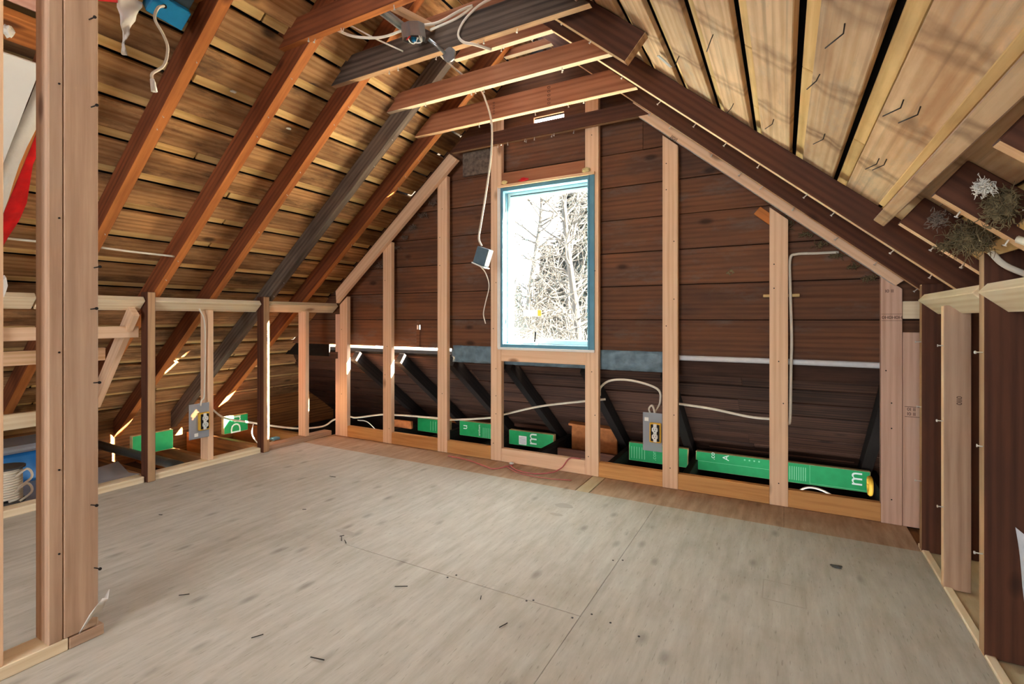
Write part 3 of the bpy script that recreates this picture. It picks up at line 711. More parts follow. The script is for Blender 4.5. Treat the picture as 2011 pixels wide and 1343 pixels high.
thing(board('diagonal_brace', (-3.43, 1.52, 1.05), (-3.93, 1.52, 0.45), (0.77, 0, -0.64), 0.085, 0.036, M['stud']), 'new light diagonal brace in the left eave beside the old stud', 'brace')
thing(board('nailer', (-3.50, 0.9, 0.92), (-3.50, 1.57, 0.92), (0, 0, 1), 0.07, 0.036, M['stud']), 'short pine nailer below the top plate behind the diagonal brace', 'board')
thing(board('nailer', (-3.75, 0.6, 0.78), (-3.75, 1.50, 0.78), (0, 0, 1), 0.08, 0.036, M['freshedge']), 'lower pine nailer in the left eave behind the diagonal brace', 'board')
thing(board('nailer', (-3.95, 0.6, 0.40), (-3.95, 1.40, 0.40), (0, 0, 1), 0.09, 0.036, M['pale']), 'pale crosspiece above the blue tub in the left eave', 'board')

# ------------------------------------------------------------------ double post and its partition plate
p1 = abox('partition_stud', (-1.982, 0.620, 0.038), (-1.893, 0.6545, 2.36), M['post'], long='z', bev=0.003)
thing(p1, 'partition stud set edge-on, narrower half of the double post', 'stud')
p2 = abox('partition_stud', (-1.931, 0.656, 0.038), (-1.893, 0.742, 2.36), M['post'], long='z', bev=0.003)
thing(p2, 'partition stud set flat, wide half of the double post with black screws', 'stud')
for z in (0.22, 0.42, 0.80, 1.03, 1.16, 1.66, 1.93):
    yy = 0.725 + random.uniform(-.01, .008)
    tube('screw', [(-1.894, yy, z), (-1.868, yy + .004, z + 0.002)], 0.002, M['iron'], p2, sides=6, smooth=False)
    tube('screw_head', [(-1.868, yy + .004, z + 0.002), (-1.864, yy + .004, z + 0.002)], 0.0045, M['iron'], p2, sides=8, smooth=False)
for z in (0.30, 0.55, 0.9, 1.3, 1.7):
    cyl('nail_head', (-1.8935, 0.645, z), (-1.890, 0.645, z), 0.003, M['iron'], p1, 6)
thing(abox('partition_stud', (-1.982, 0.44, 0.038), (-1.893, 0.5255, 2.36), M['stud'], long='z'), 'single pine partition stud standing next to the double post', 'stud')
thing(abox('partition_plate', (-1.982, -1.2, 0), (-1.893, 0.667, 0.038), M['pale'], long='y'), 'long pale floor plate under the partition studs', 'plate')
thing(abox('partition_plate', (-1.982, 0.669, 0), (-1.893, 0.757, 0.034), M['post'], long='y'), 'short end piece of the partition floor plate under the double post', 'plate')
o = sheet('torn_scrap', [[(-1.885 + 0.012*i + 0.01*math.sin(j*2.1), 0.690 + j*0.011 + i*0.004, 0.038 + i*0.020 + (0.012 if j % 2 else 0) + j*0.008) for j in range(6)] for i in range(4)], M['plastic'])
thing(o, 'torn silvery scrap stuck at the foot of the double post', 'scrap')

# ------------------------------------------------------------------ right low wall
XW = 0.52
def rstud(y, dep, mat, lab, edge, t=0.042, z0=0.0, z1=1.15):
    o = board('knee_wall_stud', (XW + dep/2, y, z0), (XW + dep/2, y, z1), (1, 0, 0), dep, t, M[mat], edge_mat=M[edge], edge_dir=(-1, 0, 0), bev=0.002)
    nails(o, [(XW, y - 0.012, z) for z in (0.3, 0.62, 0.9)], (-1, 0, 0), 0.014)
    return thing(o, lab, 'stud')
rstud(2.735, 0.19, 'darkold', 'dark brown deep old stud of the right wall beside the rosy end studs', 'roughedge')
rstud(2.40, 0.078, 'post', 'light brown new stud of the right wall between the two dark boards', 'freshedge', 0.036, 0, 1.05)
rstud(1.98, 0.24, 'darkold', 'dark brown deep old stud of the right wall with the white bag', 'roughedge', 0.046, 0, 1.2)
rstud(1.15, 0.24, 'darkold', 'dark brown deep old stud of the right wall farthest from the gable', 'roughedge', 0.046, 0, 1.2)
for y0, y1, lab in ((2.005, 2.70, 'pale tilted top plate of the right wall over the new stud'), (1.18, 1.955, 'pale tilted top plate of the right wall beyond the stud with the bag')):
    c = V((XW + 0.030, 0, 1.062))
    thing(board('top_plate', (c.x, y0, c.z), (c.x, y1, c.z), DR, 0.092, 0.036, M['pale']), lab, 'plate')
text('grade_stamp', '0II0', (0.565, 2.3812, 0.70), (0, 0, 1), (-1, 0, 0), 0.022, M['ink'], bpy.data.objects['knee_wall_stud.007'] if 'knee_wall_stud.007' in bpy.data.objects else None)
o = sheet('paper_bag', [[(0.585 + 0.004*i + 0.022*j, 1.953 - 0.006*math.sin(j*1.3 + i) - 0.003, 0.40 - i*0.042 - (0.02*abs(j) if i == 0 else 0)) for j in range(5)] for i in range(8)], M['paper'])
thing(o, 'white crumpled bag hanging on the dark right stud', 'bag')
text('print_mark', 'III', (0.622, 1.944, 0.22), (1, 0, 0), (0, 0, 1), 0.06, M['darkdisc'], o)

# ------------------------------------------------------------------ eaves: joists, pent rafters, green boards
for x, lab in ((-3.25, 'first'), (-2.75, 'second'), (-2.23, 'third'), (-1.73, 'fourth'), (-1.15, 'fifth'), (-0.63, 'sixth'), (0.47, 'seventh')):
    thing(board('pent_rafter', PP(-0.03, -0.035, x), PP(1.40, -0.035, x), (0, 0.75, 1), 0.09, 0.06, M['black']), 'near-black sloping pent roof rafter, %s from the low left wall' % lab, 'rafter', 'pent roof rafters')
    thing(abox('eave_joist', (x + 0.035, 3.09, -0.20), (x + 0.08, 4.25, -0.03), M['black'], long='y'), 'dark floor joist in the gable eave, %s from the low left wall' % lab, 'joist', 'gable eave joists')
for y, lab in ((0.75, 'under the blue tub'), (1.28, 'beside the blue tub'), (1.70, 'before the dark conduit'), (2.12, 'below the left outlet'), (2.52, 'next to the bright wires'), (2.95, 'in the corner of the left eave')):
    thing(abox('eave_joist', (-4.75, y, -0.20), (-3.54, y + 0.045, -0.025), M['joist'], long='x'), 'old brown joist of the left eave ' + lab, 'joist')
def green(x0, x1, y, z0, z1, lab, tilt=0.0):
    t = empty('foam_board', ((x0+x1)/2, y, z0))
    o = board('foam_core', (x0, y, (z0+z1)/2), (x1, y, (z0+z1)/2), (0, tilt, 1), z1 - z0, 0.045, M['foam'], t, edge_mat=M['foam'], edge_dir=(0, 0, 1))
    f = board('printed_face', (x0 + .004, y - 0.0235, (z0+z1)/2), (x1 - .004, y - 0.0235, (z0+z1)/2), (0, tilt, 1), z1 - z0 - 0.004, 0.0015, M['green'], t, bev=0)
    thing(t, lab, 'insulation')
    return t
g1 = green(-3.16, -2.78, 3.85, -0.10, 0.03, 'green printed insulation board in the second gable bay')
g2 = green(-2.66, -2.26, 3.85, -0.085, 0.05, 'green printed insulation board below the grey membrane')
g3 = green(-2.13, -1.70, 3.85, -0.105, 0.022, 'green printed insulation board under the window, with white label')
g4 = green(-1.06, -0.62, 3.85, -0.10, 0.04, 'green printed insulation board behind the clear plastic outlet sheet')
g5 = green(-0.565, 0.48, 3.85, -0.10, 0.033, 'long green printed insulation board at the right end of the gable eave')
yf = 3.8255
Z = (0, 0, 1); X_ = (1, 0, 0)
text('lettering', 'urofoam', (-2.44, yf, -0.018), Z, (-1, 0, 0), 0.030, M['print'], g2)
text('lettering', 'u', (-2.60, yf, -0.005), Z, (-1, 0, 0), 0.09, M['print'], g2)
text('lettering', 'm', (-1.90, yf, -0.035), Z, (-1, 0, 0), 0.14, M['print'], g3)
abox('paper_label', (-2.03, yf, -0.095), (-1.955, yf + 0.001, -0.02), M['white'], g3, 'x', 0)
for i in range(5): abox('label_line', (-2.025, yf - 0.0008, -0.085 + i*0.012), (-1.96, yf - 0.0002, -0.081 + i*0.012), M['greysheet'], g3, 'x', 0)
text('lettering', '.com', (-0.865, yf, -0.035), Z, (-1, 0, 0), 0.045, M['paleprint'], g4)
text('lettering', 'ola', (-0.755, yf, -0.03), Z, (-1, 0, 0), 0.085, M['print'], g4)
text('lettering', 'm', (0.40, yf, -0.02), Z, (-1, 0, 0), 0.12, M['print'], g5)
text('lettering', '.co', (-0.45, yf, 0.012), Z, (-1, 0, 0), 0.045, M['print'], g5)
text('lettering', 'A', (-0.36, yf, 0.01), Z, (-1, 0, 0), 0.06, M['print'], g5)
for gb, xs in ((g1, (-3.0, -2.97, -2.94, -2.91)), (g2, (-2.40, -2.38, -2.36, -2.34, -2.32)), (g4, (-1.04, -1.02, -1.0, -0.98, -0.96, -0.94)), (g5, [0.02 + .013*i for i in range(9)])):
    for x in xs: abox('print_line', (x, yf - 0.0006, -0.08), (x + 0.005, yf, 0.01), M['paleprint'], gb, 'z', 0)
abox('print_line', (-0.56, yf - 0.0006, -0.035), (0.0, yf, -0.033), M['paleprint'], g5, 'x', 0)
abox('print_line', (0.15, yf - 0.0006, -0.09), (0.46, yf, -0.088), M['paleprint'], g5, 'x', 0)
abox('print_line', (0.15, yf - 0.0006, -0.09), (0.152, yf, 0.03), M['paleprint'], g5, 'z', 0)
for i in range(4): cyl('print_dot', (-0.24 + i*0.03, yf, 0.012), (-0.24 + i*0.03, yf - 0.0006, 0.012), 0.006, M['paleprint'], g5, 8)
# brown blocks and cardboard in the gable eave
for x0, x1, y, z0, z1, mt, lab in ((-3.0, -2.80, 3.98, -0.02, 0.13, 'card', 'brown cardboard piece behind the second gable bay'), (-3.40, -3.05, 3.60, -0.03, 0.04, 'card', 'brown cardboard piece in the corner gable bay'),
        (-2.20, -1.75, 4.05, 0.0, 0.12, 'darkold', 'brown blocking board behind the labelled green board'), (-1.60, -1.20, 3.98, -0.12, 0.10, 'card', 'orange-brown cardboard box under the window bay'),
        (-1.62, -1.10, 3.72, -0.16, -0.05, 'darkold', 'brown chipboard offcut in front of the cardboard box'), (-0.5, 0.42, 4.05, 0.02, 0.13, 'darkold', 'long brown blocking board behind the longest green board'),
        (-2.70, -2.28, 4.05, 0.0, 0.13, 'darkold', 'brown blocking board behind the membrane bay')):
    thing(abox('blocking_board', (x0, y, z0), (x1, y + 0.03, z1), M[mt], bev=0.004), lab, 'board')
thing(board('blocking_board', (-1.58, 3.9, 0.13), (-1.20, 3.93, 0.11), (0, 1, 0.2), 0.10, 0.02, M['card']), 'tilted orange board lying over the cardboard box', 'board')
# left eave
def greenL(y0, y1, x, z0, z1, lab):
    t = empty('foam_board', (x, (y0+y1)/2, z0))
    abox('foam_core', (x - 0.04, y0, z0), (x, y1, z1), M['foam'], t, 'y'); abox('printed_face', (x, y0 + .003, z0 + .003), (x + 0.0015, y1 - .003, z1 - .003), M['green'], t, 'y', 0)
    return thing(t, lab, 'insulation')
gl = greenL(2.58, 2.80, -4.28, -0.01, 0.14, 'green printed board in the left eave below the bright wires')
text('lettering', 'Du', (-4.2780, 2.69, 0.06), Z, (0, -1, 0), 0.13, M['print'], gl)
greenL(1.86, 2.14, -4.22, -0.02, 0.13, 'green printed board in the left eave beside the conduit')
o = tube('conduit_pipe', [(-4.65, 1.815, 0.03), (-4.1, 1.83, 0.02), (-3.55, 1.845, 0.012)], 0.030, M['conduit'], n=4, sides=12)
thing(o, 'dark grey conduit pipe lying across the left eave', 'pipe')
thing(sheet('metal_sheet', [[(-4.0 + 0.14*i, 1.32 + 0.10*j, 0.0 + 0.02*math.sin(i*1.5) + 0.012*j*(i % 2)) for j in range(4)] for i in range(4)], M['greysheet']), 'bent grey metal sheet on the left eave joists', 'sheet')
thing(board('floor_offcut', (-3.95, 0.62, -0.012), (-3.95, 1.30, -0.012), (1, 0, 0), 0.75, 0.02, M['greysheet']), 'grey board lying in the left eave under the spool', 'board')
# tub and spool
tub = empty('storage_tub', (-4.05, 1.05, 0.0))
prism('tub_body', [(-0.28, 0), (0.28, 0), (0.31, 0.19), (-0.31, 0.19)], (-4.05 + 0.0, 1.05 + 0.16, 0.0), (0, -1, 0), (0, 0, 1), 0.30, M['bluetub'], tub, 0.02)
prism('tub_lid', [(-0.33, 0.19), (0.33, 0.19), (0.31, 0.235), (-0.31, 0.235)], (-4.05 + 0.02, 1.05 + 0.16, 0.0), (0, -1, 0), (0, 0, 1), 0.34, M['greysheet'], tub, 0.015)
for o in tub.children: pass
thing(tub, 'blue plastic tub with a pale grey lid in the left eave', 'tub')
sp = empty('cable_spool', (-3.72, 1.035, 0.0))
cyl('flange', (-3.72, 1.035, 0.185), (-3.72, 1.035, 0.195), 0.085, M['darkdisc'], sp, 24); cyl('flange', (-3.72, 1.035, 0.0), (-3.72, 1.035, 0.01), 0.085, M['darkdisc'], sp, 24)
P = []
for i in range(170):
    a = i*0.45; P.append((-3.72 + 0.068*math.cos(a), 1.035 + 0.068*math.sin(a), 0.016 + 0.165*i/170))
tube('cable_winding', P, 0.0075, M['cable'], sp, sides=6, smooth=False)
for z in (0.13, 0.05): tube('cable_loop', [(-3.66, 1.05, z), (-3.63, 1.10, z + 0.05), (-3.63, 1.12, z), (-3.655, 1.07, z - 0.05)], 0.006, M['cable'], sp)
thing(sp, 'dark spool of white cable beside the blue tub', 'spool')

# ------------------------------------------------------------------ electrical
def outlet(loc, u, n, lab, w=0.125, off=(-0.03, 0.0), ring=(0.022, 0.0)):
    """loc: centre of the clear sheet; u: to the viewer's right; n: towards the room"""
    u, n = V(u), V(n); up = V((0, 0, 1)); loc = V(loc)
    t = empty('outlet', loc)
    def bx(name, cu, cv, cn, su, sv, sn, mat, par=t, bev=0.002):
        c = loc + u*cu + up*cv + n*cn
        return board(name, c - u*su/2, c + u*su/2, up, sv, sn, mat, par, bev=bev)
    bx('vapour_sheet', 0, 0, 0, w, 0.232, 0.004, M['clearsheet'])
    b = bx('device_box', ring[0], ring[1], 0.006, 0.068, 0.118, 0.03, M['yellow'], bev=0.004)
    bx('box_opening', ring[0], ring[1], 0.0215, 0.052, 0.100, 0.002, M['iron'], b)
    bx('yoke', ring[0], ring[1], 0.0235, 0.02, 0.108, 0.003, M['white'], b)
    for s in (-1, 1):
        f = bx('receptacle_face', ring[0], ring[1] + s*0.021, 0.028, 0.034, 0.032, 0.008, M['white'], b, 0.008)
        for k in (-1, 1): bx('slot', ring[0] + k*0.0065, ring[1] + s*0.021 + 0.003, 0.0324, 0.0025, 0.009, 0.0006, M['iron'], f if False else b, 0)
        bx('slot', ring[0], ring[1] + s*0.021 - 0.009, 0.0324, 0.005, 0.005, 0.0006, M['iron'], b, 0)
    bx('sticker', -0.035 if n.y else 0.0 - 0.02, 0.075 if n.y else -0.09, 0.0028, 0.024, 0.022, 0.001, M['white'], t, 0)
    return thing(t, lab, 'outlet')
outlet((-3.405, 1.886, 0.322), (0, 1, 0), (1, 0, 0), 'outlet on a clear plastic sheet in the low left wall', w=0.13, ring=(0.025, -0.005))
outlet((-0.695, 3.03, 0.317), (1, 0, 0), (0, -1, 0), 'outlet on a clear plastic sheet in the gable wall', w=0.115, ring=(0.02, 0.0))
def cable(pts, lab, r=0.006, mat='cable', n=6, flat=0.6, name='cable'):
    return thing(tube(name, pts, r, M[mat], n=n, flat=flat), lab, 'cable')
cable([(-3.43, 1.90, 1.068), (-3.415, 1.925, 0.98), (-3.425, 1.937, 0.76), (-3.425, 1.932, 0.55), (-3.42, 1.925, 0.47), (-3.405, 1.90, 0.455), (-3.402, 1.893, 0.42)], 'white cable running down the stud to the left outlet', 0.007)
cable([(-3.50, 2.00, 0.40), (-3.6, 2.17, 0.275), (-3.62, 2.368, 0.205), (-3.6, 2.527, 0.152), (-3.58, 2.775, 0.082), (-3.57, 3.03, 0.050), (-3.52, 3.12, 0.10), (-3.42, 3.2, 0.12), (-3.335, 3.2, 0.121), (-3.033, 3.2, 0.176), (-2.833, 3.2, 0.19), (-2.485, 3.2, 0.202), (-2.284, 3.2, 0.206), (-1.933, 3.2, 0.255), (-1.844, 3.2, 0.283), (-1.529, 3.2, 0.374), (-1.191, 3.2, 0.438), (-1.05, 3.22, 0.46)], 'long white cable passing from the left eave behind the gable studs', 0.0075)
cable([(-1.083, 3.2, 0.484), (-1.076, 3.2, 0.542), (-1.006, 3.2, 0.591), (-0.869, 3.2, 0.599), (-0.706, 3.2, 0.557), (-0.675, 3.15, 0.488), (-0.685, 3.08, 0.44), (-0.70, 3.05, 0.41), (-0.72, 3.045, 0.45), (-0.70, 3.04, 0.475), (-0.685, 3.04, 0.44), (-0.68, 3.04, 0.385)], 'white cable arching over to the gable outlet', 0.0075)
cable([(-0.60, 3.24, 0.465), (-0.575, 3.25, 0.463), (-0.381, 3.25, 0.448), (-0.183, 3.25, 0.42), (-0.04, 3.25, 0.418)], 'white cable drooping behind the stud with the side cable', 0.0075)
cable([(0.03, 3.2, -0.06), (0.072, 3.2, 0.035), (0.138, 3.2, 0.068), (0.225, 3.2, 0.041), (0.27, 3.2, -0.03)], 'small cable arch behind the sole plate by the end stud', 0.006)
cable([(0.25, 3.07, 1.346), (0.15, 3.06, 1.345), (0.06, 3.05, 1.345), (0.030, 3.045, 1.32), (0.030, 3.045, 1.18), (0.037, 3.045, 0.90), (0.034, 3.045, 0.74), (0.030, 3.045, 0.47), (0.02, 3.06, 0.43)], 'white cable running down beside a gable stud', 0.0075)
cable([(-2.16, 3.2, -0.04), (-2.05, 3.2, 0.03), (-1.95, 3.2, 0.035), (-1.86, 3.2, -0.03)], 'thin grey cable arch below the membrane bay', 0.004)
cable([(-3.32, 3.2, 0.10), (-3.22, 3.22, 0.09), (-3.12, 3.25, 0.0)], 'thin cable end drooping in the corner gable bay', 0.004)
for i, (a, b) in enumerate(((2.40, 0.20), (2.47, 0.19))):
    cable([(-3.60, a, 0.19), (-3.57, a - 0.03, 0.11), (-3.55, a + 0.02, 0.03), (-3.52, a + 0.06, 0.045)], ('loose white wire loop hanging in the left eave', 'second loose white wire end beside the loop in the left eave')[i], 0.007)
thing(abox('wire_tag', (-3.55, 2.50, 0.045), (-3.50, 2.56, 0.065), M['bluetape'], bev=0.004), 'small pale blue tag at the loose wires on the left bottom plate', 'tag')
cable([PL(2.29, 0.012, 1.25), PL(2.30, 0.015, 1.40), PL(2.30, 0.012, 1.62)], 'white cable across the left roof boards between two rafters', 0.006)
cable([PL(2.32, 0.05, 0.62), PL(2.33, 0.05, 0.80), PL(2.33, 0.05, 1.02)], 'white cable on the left roof boards behind the double post', 0.006)
# hanging ceiling cable with slate box
cable([(-1.62, 2.02, 2.45), (-1.66, 2.15, 2.46), (-1.66, 2.35, 2.44), (-1.60, 2.50, 2.38), (-1.56, 2.52, 2.30), (-1.538, 2.55, 2.17), (-1.548, 2.56, 1.99), (-1.588, 2.57, 1.78), (-1.63, 2.58, 1.60), (-1.655, 2.59, 1.50), (-1.64, 2.60, 1.452)], 'white cable hanging from the collar beams to the slate box', 0.0065)
hb = empty('hanging_box', (-1.63, 2.60, 1.39))
R_ = Matrix.Rotation(0.35, 4, 'Y')
o = board('box_body', V((-1.63, 2.60, 1.385)) + V((0.018, 0, 0.05)), V((-1.63, 2.60, 1.385)) - V((0.018, 0, 0.05)), (1, 0, -0.1), 0.088, 0.06, M['darkbox'], hb, bev=0.004)
board('box_cover', V((-1.648, 2.60, 1.334)), V((-1.651, 2.60, 1.327)), (1, 0, -0.1), 0.098, 0.07, M['white'], hb, bev=0.002)
thing(hb, 'slate blue junction box hanging beside the window', 'junction box')
cable([(-1.64, 2.58, 1.325), (-1.60, 2.58, 1.28), (-1.575, 2.58, 1.20), (-1.60, 2.58, 1.10), (-1.615, 2.58, 1.03), (-1.60, 2.58, 0.97)], 'thin white wire dangling below the slate box', 0.0035)
# open metal junction box on a bar hanger between the collar beams
jb = empty('metal_junction_box', (-1.50, 1.85, 2.32))
def octo(r, z): return [(r*math.cos(math.pi/8 + k*math.pi/4), r*math.sin(math.pi/8 + k*math.pi/4), z) for k in range(8)]
bm = bmesh.new()
A = [bm.verts.new(p) for p in octo(0.056, 0)]; B = [bm.verts.new(p) for p in octo(0.056, 0.06)]; A2 = [bm.verts.new(p) for p in octo(0.053, 0)]; B2 = [bm.verts.new(p) for p in octo(0.053, 0.057)]
for k in range(8):
    q = (k+1) % 8
    bm.faces.new((A[k], A[q], B[q], B[k])); bm.faces.new((A2[k], B2[k], B2[q], A2[q])); bm.faces.new((A[k], A2[k], A2[q], A[q]))
bm.faces.new(B); bm.faces.new(B2[::-1])
me = bpy.data.meshes.new('octagon'); bm.to_mesh(me); bm.free()
ob = link('box_shell', me, M['steel'], jb)
jbw = V((-1.505, 1.80, 2.298)); tilt = Matrix.Rotation(0.22, 4, 'X')
set_mat(ob, Matrix.Translation(jbw) @ tilt)
for k, mt in ((0, 'white'), (1, 'white'), (2, 'red'), (3, 'iron'), (4, 'white')):
    a = k*1.3; tube('wire', [jbw + V((0.03*math.cos(a), 0.03*math.sin(a), 0.04)), jbw + V((0.035*math.cos(a+1), 0.035*math.sin(a+1), 0.0)), jbw + V((0.03*math.cos(a+2.2), 0.03*math.sin(a+2.2), 0.005)), jbw + V((0.02*math.cos(a+3), 0.02*math.sin(a+3), 0.04))], 0.003, M[mt], jb, sides=5)
abox('wire_connector', jbw + V((-0.03, 0.01, 0.005)), jbw + V((-0.01, 0.03, 0.03)), M['blue'], jb, 'z', 0.004)
for dx in (-0.018, 0.018):
    abox('hanger_bar', (-1.565 + dx - 0.004, 1.63, 2.36), (-1.565 + dx + 0.004, 1.94, 2.374), M['steel'], jb, 'y', 0)
abox('hanger_bar', (-1.583, 1.63, 2.373), (-1.547, 1.94, 2.376), M['steel'], jb, 'y', 0)
disc = cyl('hanger_foot', (-1.40, 1.925, 2.26), (-1.40, 1.937, 2.26), 0.034, M['steel'], jb, 18)
tube('hanger_strut', [(-1.47, 1.86, 2.32), (-1.42, 1.925, 2.27)], 0.008, M['steel'], jb, smooth=False)
thing(jb, 'open octagonal metal junction box on a hanger by the dark grey beam', 'junction box')
cable([(-1.88, 1.63, 2.38), (-1.80, 1.70, 2.345), (-1.68, 1.76, 2.335), (-1.57, 1.80, 2.36)], 'white cable sagging into the open metal junction box', 0.007)
cable([(-1.50, 1.82, 2.37), (-1.42, 1.87, 2.39), (-1.32, 1.90, 2.43), (-1.26, 1.92, 2.445), (-1.34, 1.90, 2.40), (-1.46, 1.86, 2.36)], 'doubled cable leaving the metal junction box', 0.007)
cable([(-1.13, 1.88, 2.42), (-1.22, 1.90, 2.42), (-1.31, 1.92, 2.39), (-1.345, 1.925, 2.34), (-1.32, 1.93, 2.30), (-1.27, 1.95, 2.285), (-1.22, 2.02, 2.28)], 'stiff bent cable end in front of the dark grey beam', 0.007)
cable([(-1.85, 1.66, 2.42), (-1.74, 1.78, 2.36), (-1.66, 1.9, 2.33)], 'thin loose wire left of the metal junction box', 0.004)
thing(board('wood_dowel', (-1.66, 1.62, 2.47), (-1.50, 1.94, 2.42), (0, 0, 1), 0.03, 0.03, M['freshedge']), 'pale wooden strut above the metal junction box', 'strut')

# blue box, plug cable, plastic film at the top left
bb = empty('blue_junction_box', (-2.18, 1.08, 2.26))
o = board('box_body', (-2.19, 1.02, 2.262), (-2.19, 1.155, 2.250), NL, 0.06, 0.085, M['blue'], bb, bev=0.004)
board('box_lid', PL(0.0, 0, 0) * 0 + V((-2.16, 1.018, 2.300)), V((-2.16, 1.157, 2.288)), NL, 0.012, 0.095, M['darkbox'], bb, bev=0.002)
cyl('knockout', (-2.153, 1.058, 2.238), (-2.147, 1.058, 2.236), 0.008, M['iron'], bb, 12)
thing(bb, 'bright blue junction box fixed by the left rafter', 'junction box')
pc = empty('plug_cable', (-2.15, 1.05, 2.23))
tube('cord', [(-2.15, 1.055, 2.237), (-2.12, 1.02, 2.20), (-2.12, 1.01, 2.152), (-2.12, 1.04, 2.105), (-2.12, 1.055, 2.06), (-2.12, 1.042, 1.99), (-2.12, 1.002, 1.940), (-2.12, 1.000, 1.915)], 0.0055, M['cable'], pc)
tube('plug', [(-2.12, 1.000, 1.918), (-2.12, 1.003, 1.905), (-2.12, 1.008, 1.872)], 0.007, M['white'], pc, sides=6, smooth=False, taper=0.011)
thing(pc, 'white cord with a plug hanging from the bright blue box', 'cable')
o = sheet('plastic_film', [[(-2.2 + 0.006*math.sin(i*1.3 + j), 0.915 + (0.092 - 0.0072*i)*(j/5) + 0.003*i*(1 - j/5) + 0.004*math.sin(i*1.9), 2.24 - i*0.0215) for j in range(6)] for i in range(12)], M['plastic'])
thing(o, 'torn white plastic film hanging from the left roof', 'plastic film')
thing(sheet('red_flap', [[(-2.2 + 0.01*i, 0.84 + 0.07*j/3, 2.28 - 0.045*i + 0.01*j) for j in range(4)] for i in range(4)], M['red']), 'small red membrane corner beside the torn white plastic film', 'membrane')
# drywall, red membrane, wood box beyond the post
o = board('drywall_panel', PL(1.36, -0.012, -0.1), PL(2.36, -0.012, -0.1), (0, 1, 0), 1.76, 0.012, M['drywall'])
thing(o, 'white drywall panel on the left slope beyond the double post', 'panel')
o = sheet('red_membrane', [[PL(1.3 + 0.11*i, 0.004 + 0.02*(j/4), 0.785 + (0.115 + 0.018*math.sin(i*1.1))*(j/4)) + V((0, 0.01*math.sin(i*0.8), 0)) for j in range(5)] for i in range(12)], M['red'])
thing(o, 'red membrane strip along the edge of the white drywall', 'membrane')
thing(sheet('grey_membrane_edge', [[PL(1.35 + 0.1*i, -0.004 + 0.002*j, 0.782 + 0.028*j + 0.006*math.sin(i)) for j in range(3)] for i in range(10)], M['plastic']), 'whitish film edge between drywall and red membrane', 'membrane')
thing(board('ceiling_board', (-2.38, -0.3, 2.03), (-2.38, 0.88, 2.03), (1, 0, 0.25), 0.14, 0.03, M['rafter_edge']), 'brown rough board above the white drywall', 'board')
thing(board('ceiling_board', (-2.22, -0.3, 2.16), (-2.22, 0.80, 2.16), (0.5, 0, 0.9), 0.22, 0.018, M['pinkpanel']), 'rosy panel above the brown rough board beyond the double post', 'panel')
for i, (p, s) in enumerate((((-2.33, 0.80, 2.09), (0.02, 0.02, 0.03)), ((-2.34, 0.66, 1.99), (0.012, 0.015, 0.02)))):
    thing(lump('wool_tuft', p, s, M['lint'], seed=i, sub=2), ('white wool tuft on the rosy panel edge', 'small white tuft at the corner of the brown rough board')[i], 'tuft')
thing(lump('film_scrap', (-3.30, 0.905, 1.16), (0.02, 0.02, 0.05), M['plastic'], seed=9, sub=2), 'crumpled foil scrap on the top plate below the red membrane', 'scrap')

# ------------------------------------------------------------------ right roof details
for i, (y, s, sz, mt, lab) in enumerate(((1.86, 2.46, (0.05, 0.10, 0.045), 'insul', 'mineral wool clump stuffed beside the header'), (1.55, 2.42, (0.03, 0.05, 0.05), 'insul', 'mineral wool tail hanging from the header'), (1.80, 2.36, (0.025, 0.02, 0.03), 'insulgrey', 'grey wool scrap at the header edge'),
        (1.50, 2.36, (0.022, 0.03, 0.022), 'lint', 'white wool tuft on the header edge'), (1.40, 2.46, (0.014, 0.014, 0.04), 'lint', 'white wool strand below the short-lit rafter'), (2.09, 2.72, (0.018, 0.022, 0.016), 'lint', 'white lint blob on the rafter next to the full rafters'),
        (1.99, 2.44, (0.03, 0.03, 0.02), 'insul', 'wool tuft below the header end'))):
    thing(fibres('wool_tuft', PR(s, 0.02 if i in (0, 1, 3) else -0.005, y), tuple(q*0.9 for q in sz), M[mt], seed=20+i, n=520 if i < 2 else 160, r=0.0014), lab, 'tuft')
    if i < 2: lump('wool_core', PR(s, 0.02, y), tuple(q*0.6 for q in sz), M[mt], C.objects[-1], seed=i, sub=3)
for y0, y1, s, lab in ((1.68, 2.065, 2.52, 'yellow block between the two rafters under the header'), (1.25, 1.63, 2.50, 'yellow block beside the grey cable at the short-lit rafter'), (1.68, 2.06, 2.98, 'yellow block low between two right rafters'), (1.25, 1.63, 2.95, 'yellow block low beside the short-lit rafter')):
    thing(board('rafter_block', PR(s, 0.05, y0), PR(s, 0.05, y1), DR, 0.045, 0.05, M['strip']), lab, 'block')
cable([PR(2.52, 0.02, 1.90), PR(2.58, 0.01, 1.90), PR(2.70, 0.03, 1.88), PR(2.80, 0.03, 1.83), PR(2.88, 0.03, 1.74), PR(2.94, 0.025, 1.66), PR(2.98, 0.0, 1.55)], 'grey-white cable looping under the right rafters', 0.009)
cable([PR(2.50, 0.0, 1.62), PR(2.56, -0.01, 1.52), PR(2.60, -0.01, 1.38), PR(2.62, 0.0, 1.2)], 'pale cable crossing the short-lit right rafter', 0.009)
cable([PR(2.55, 0.06, 1.5), PR(2.62, 0.05, 1.3), PR(2.68, 0.05, 1.1)], 'thin wire in the dark beside the header', 0.003)
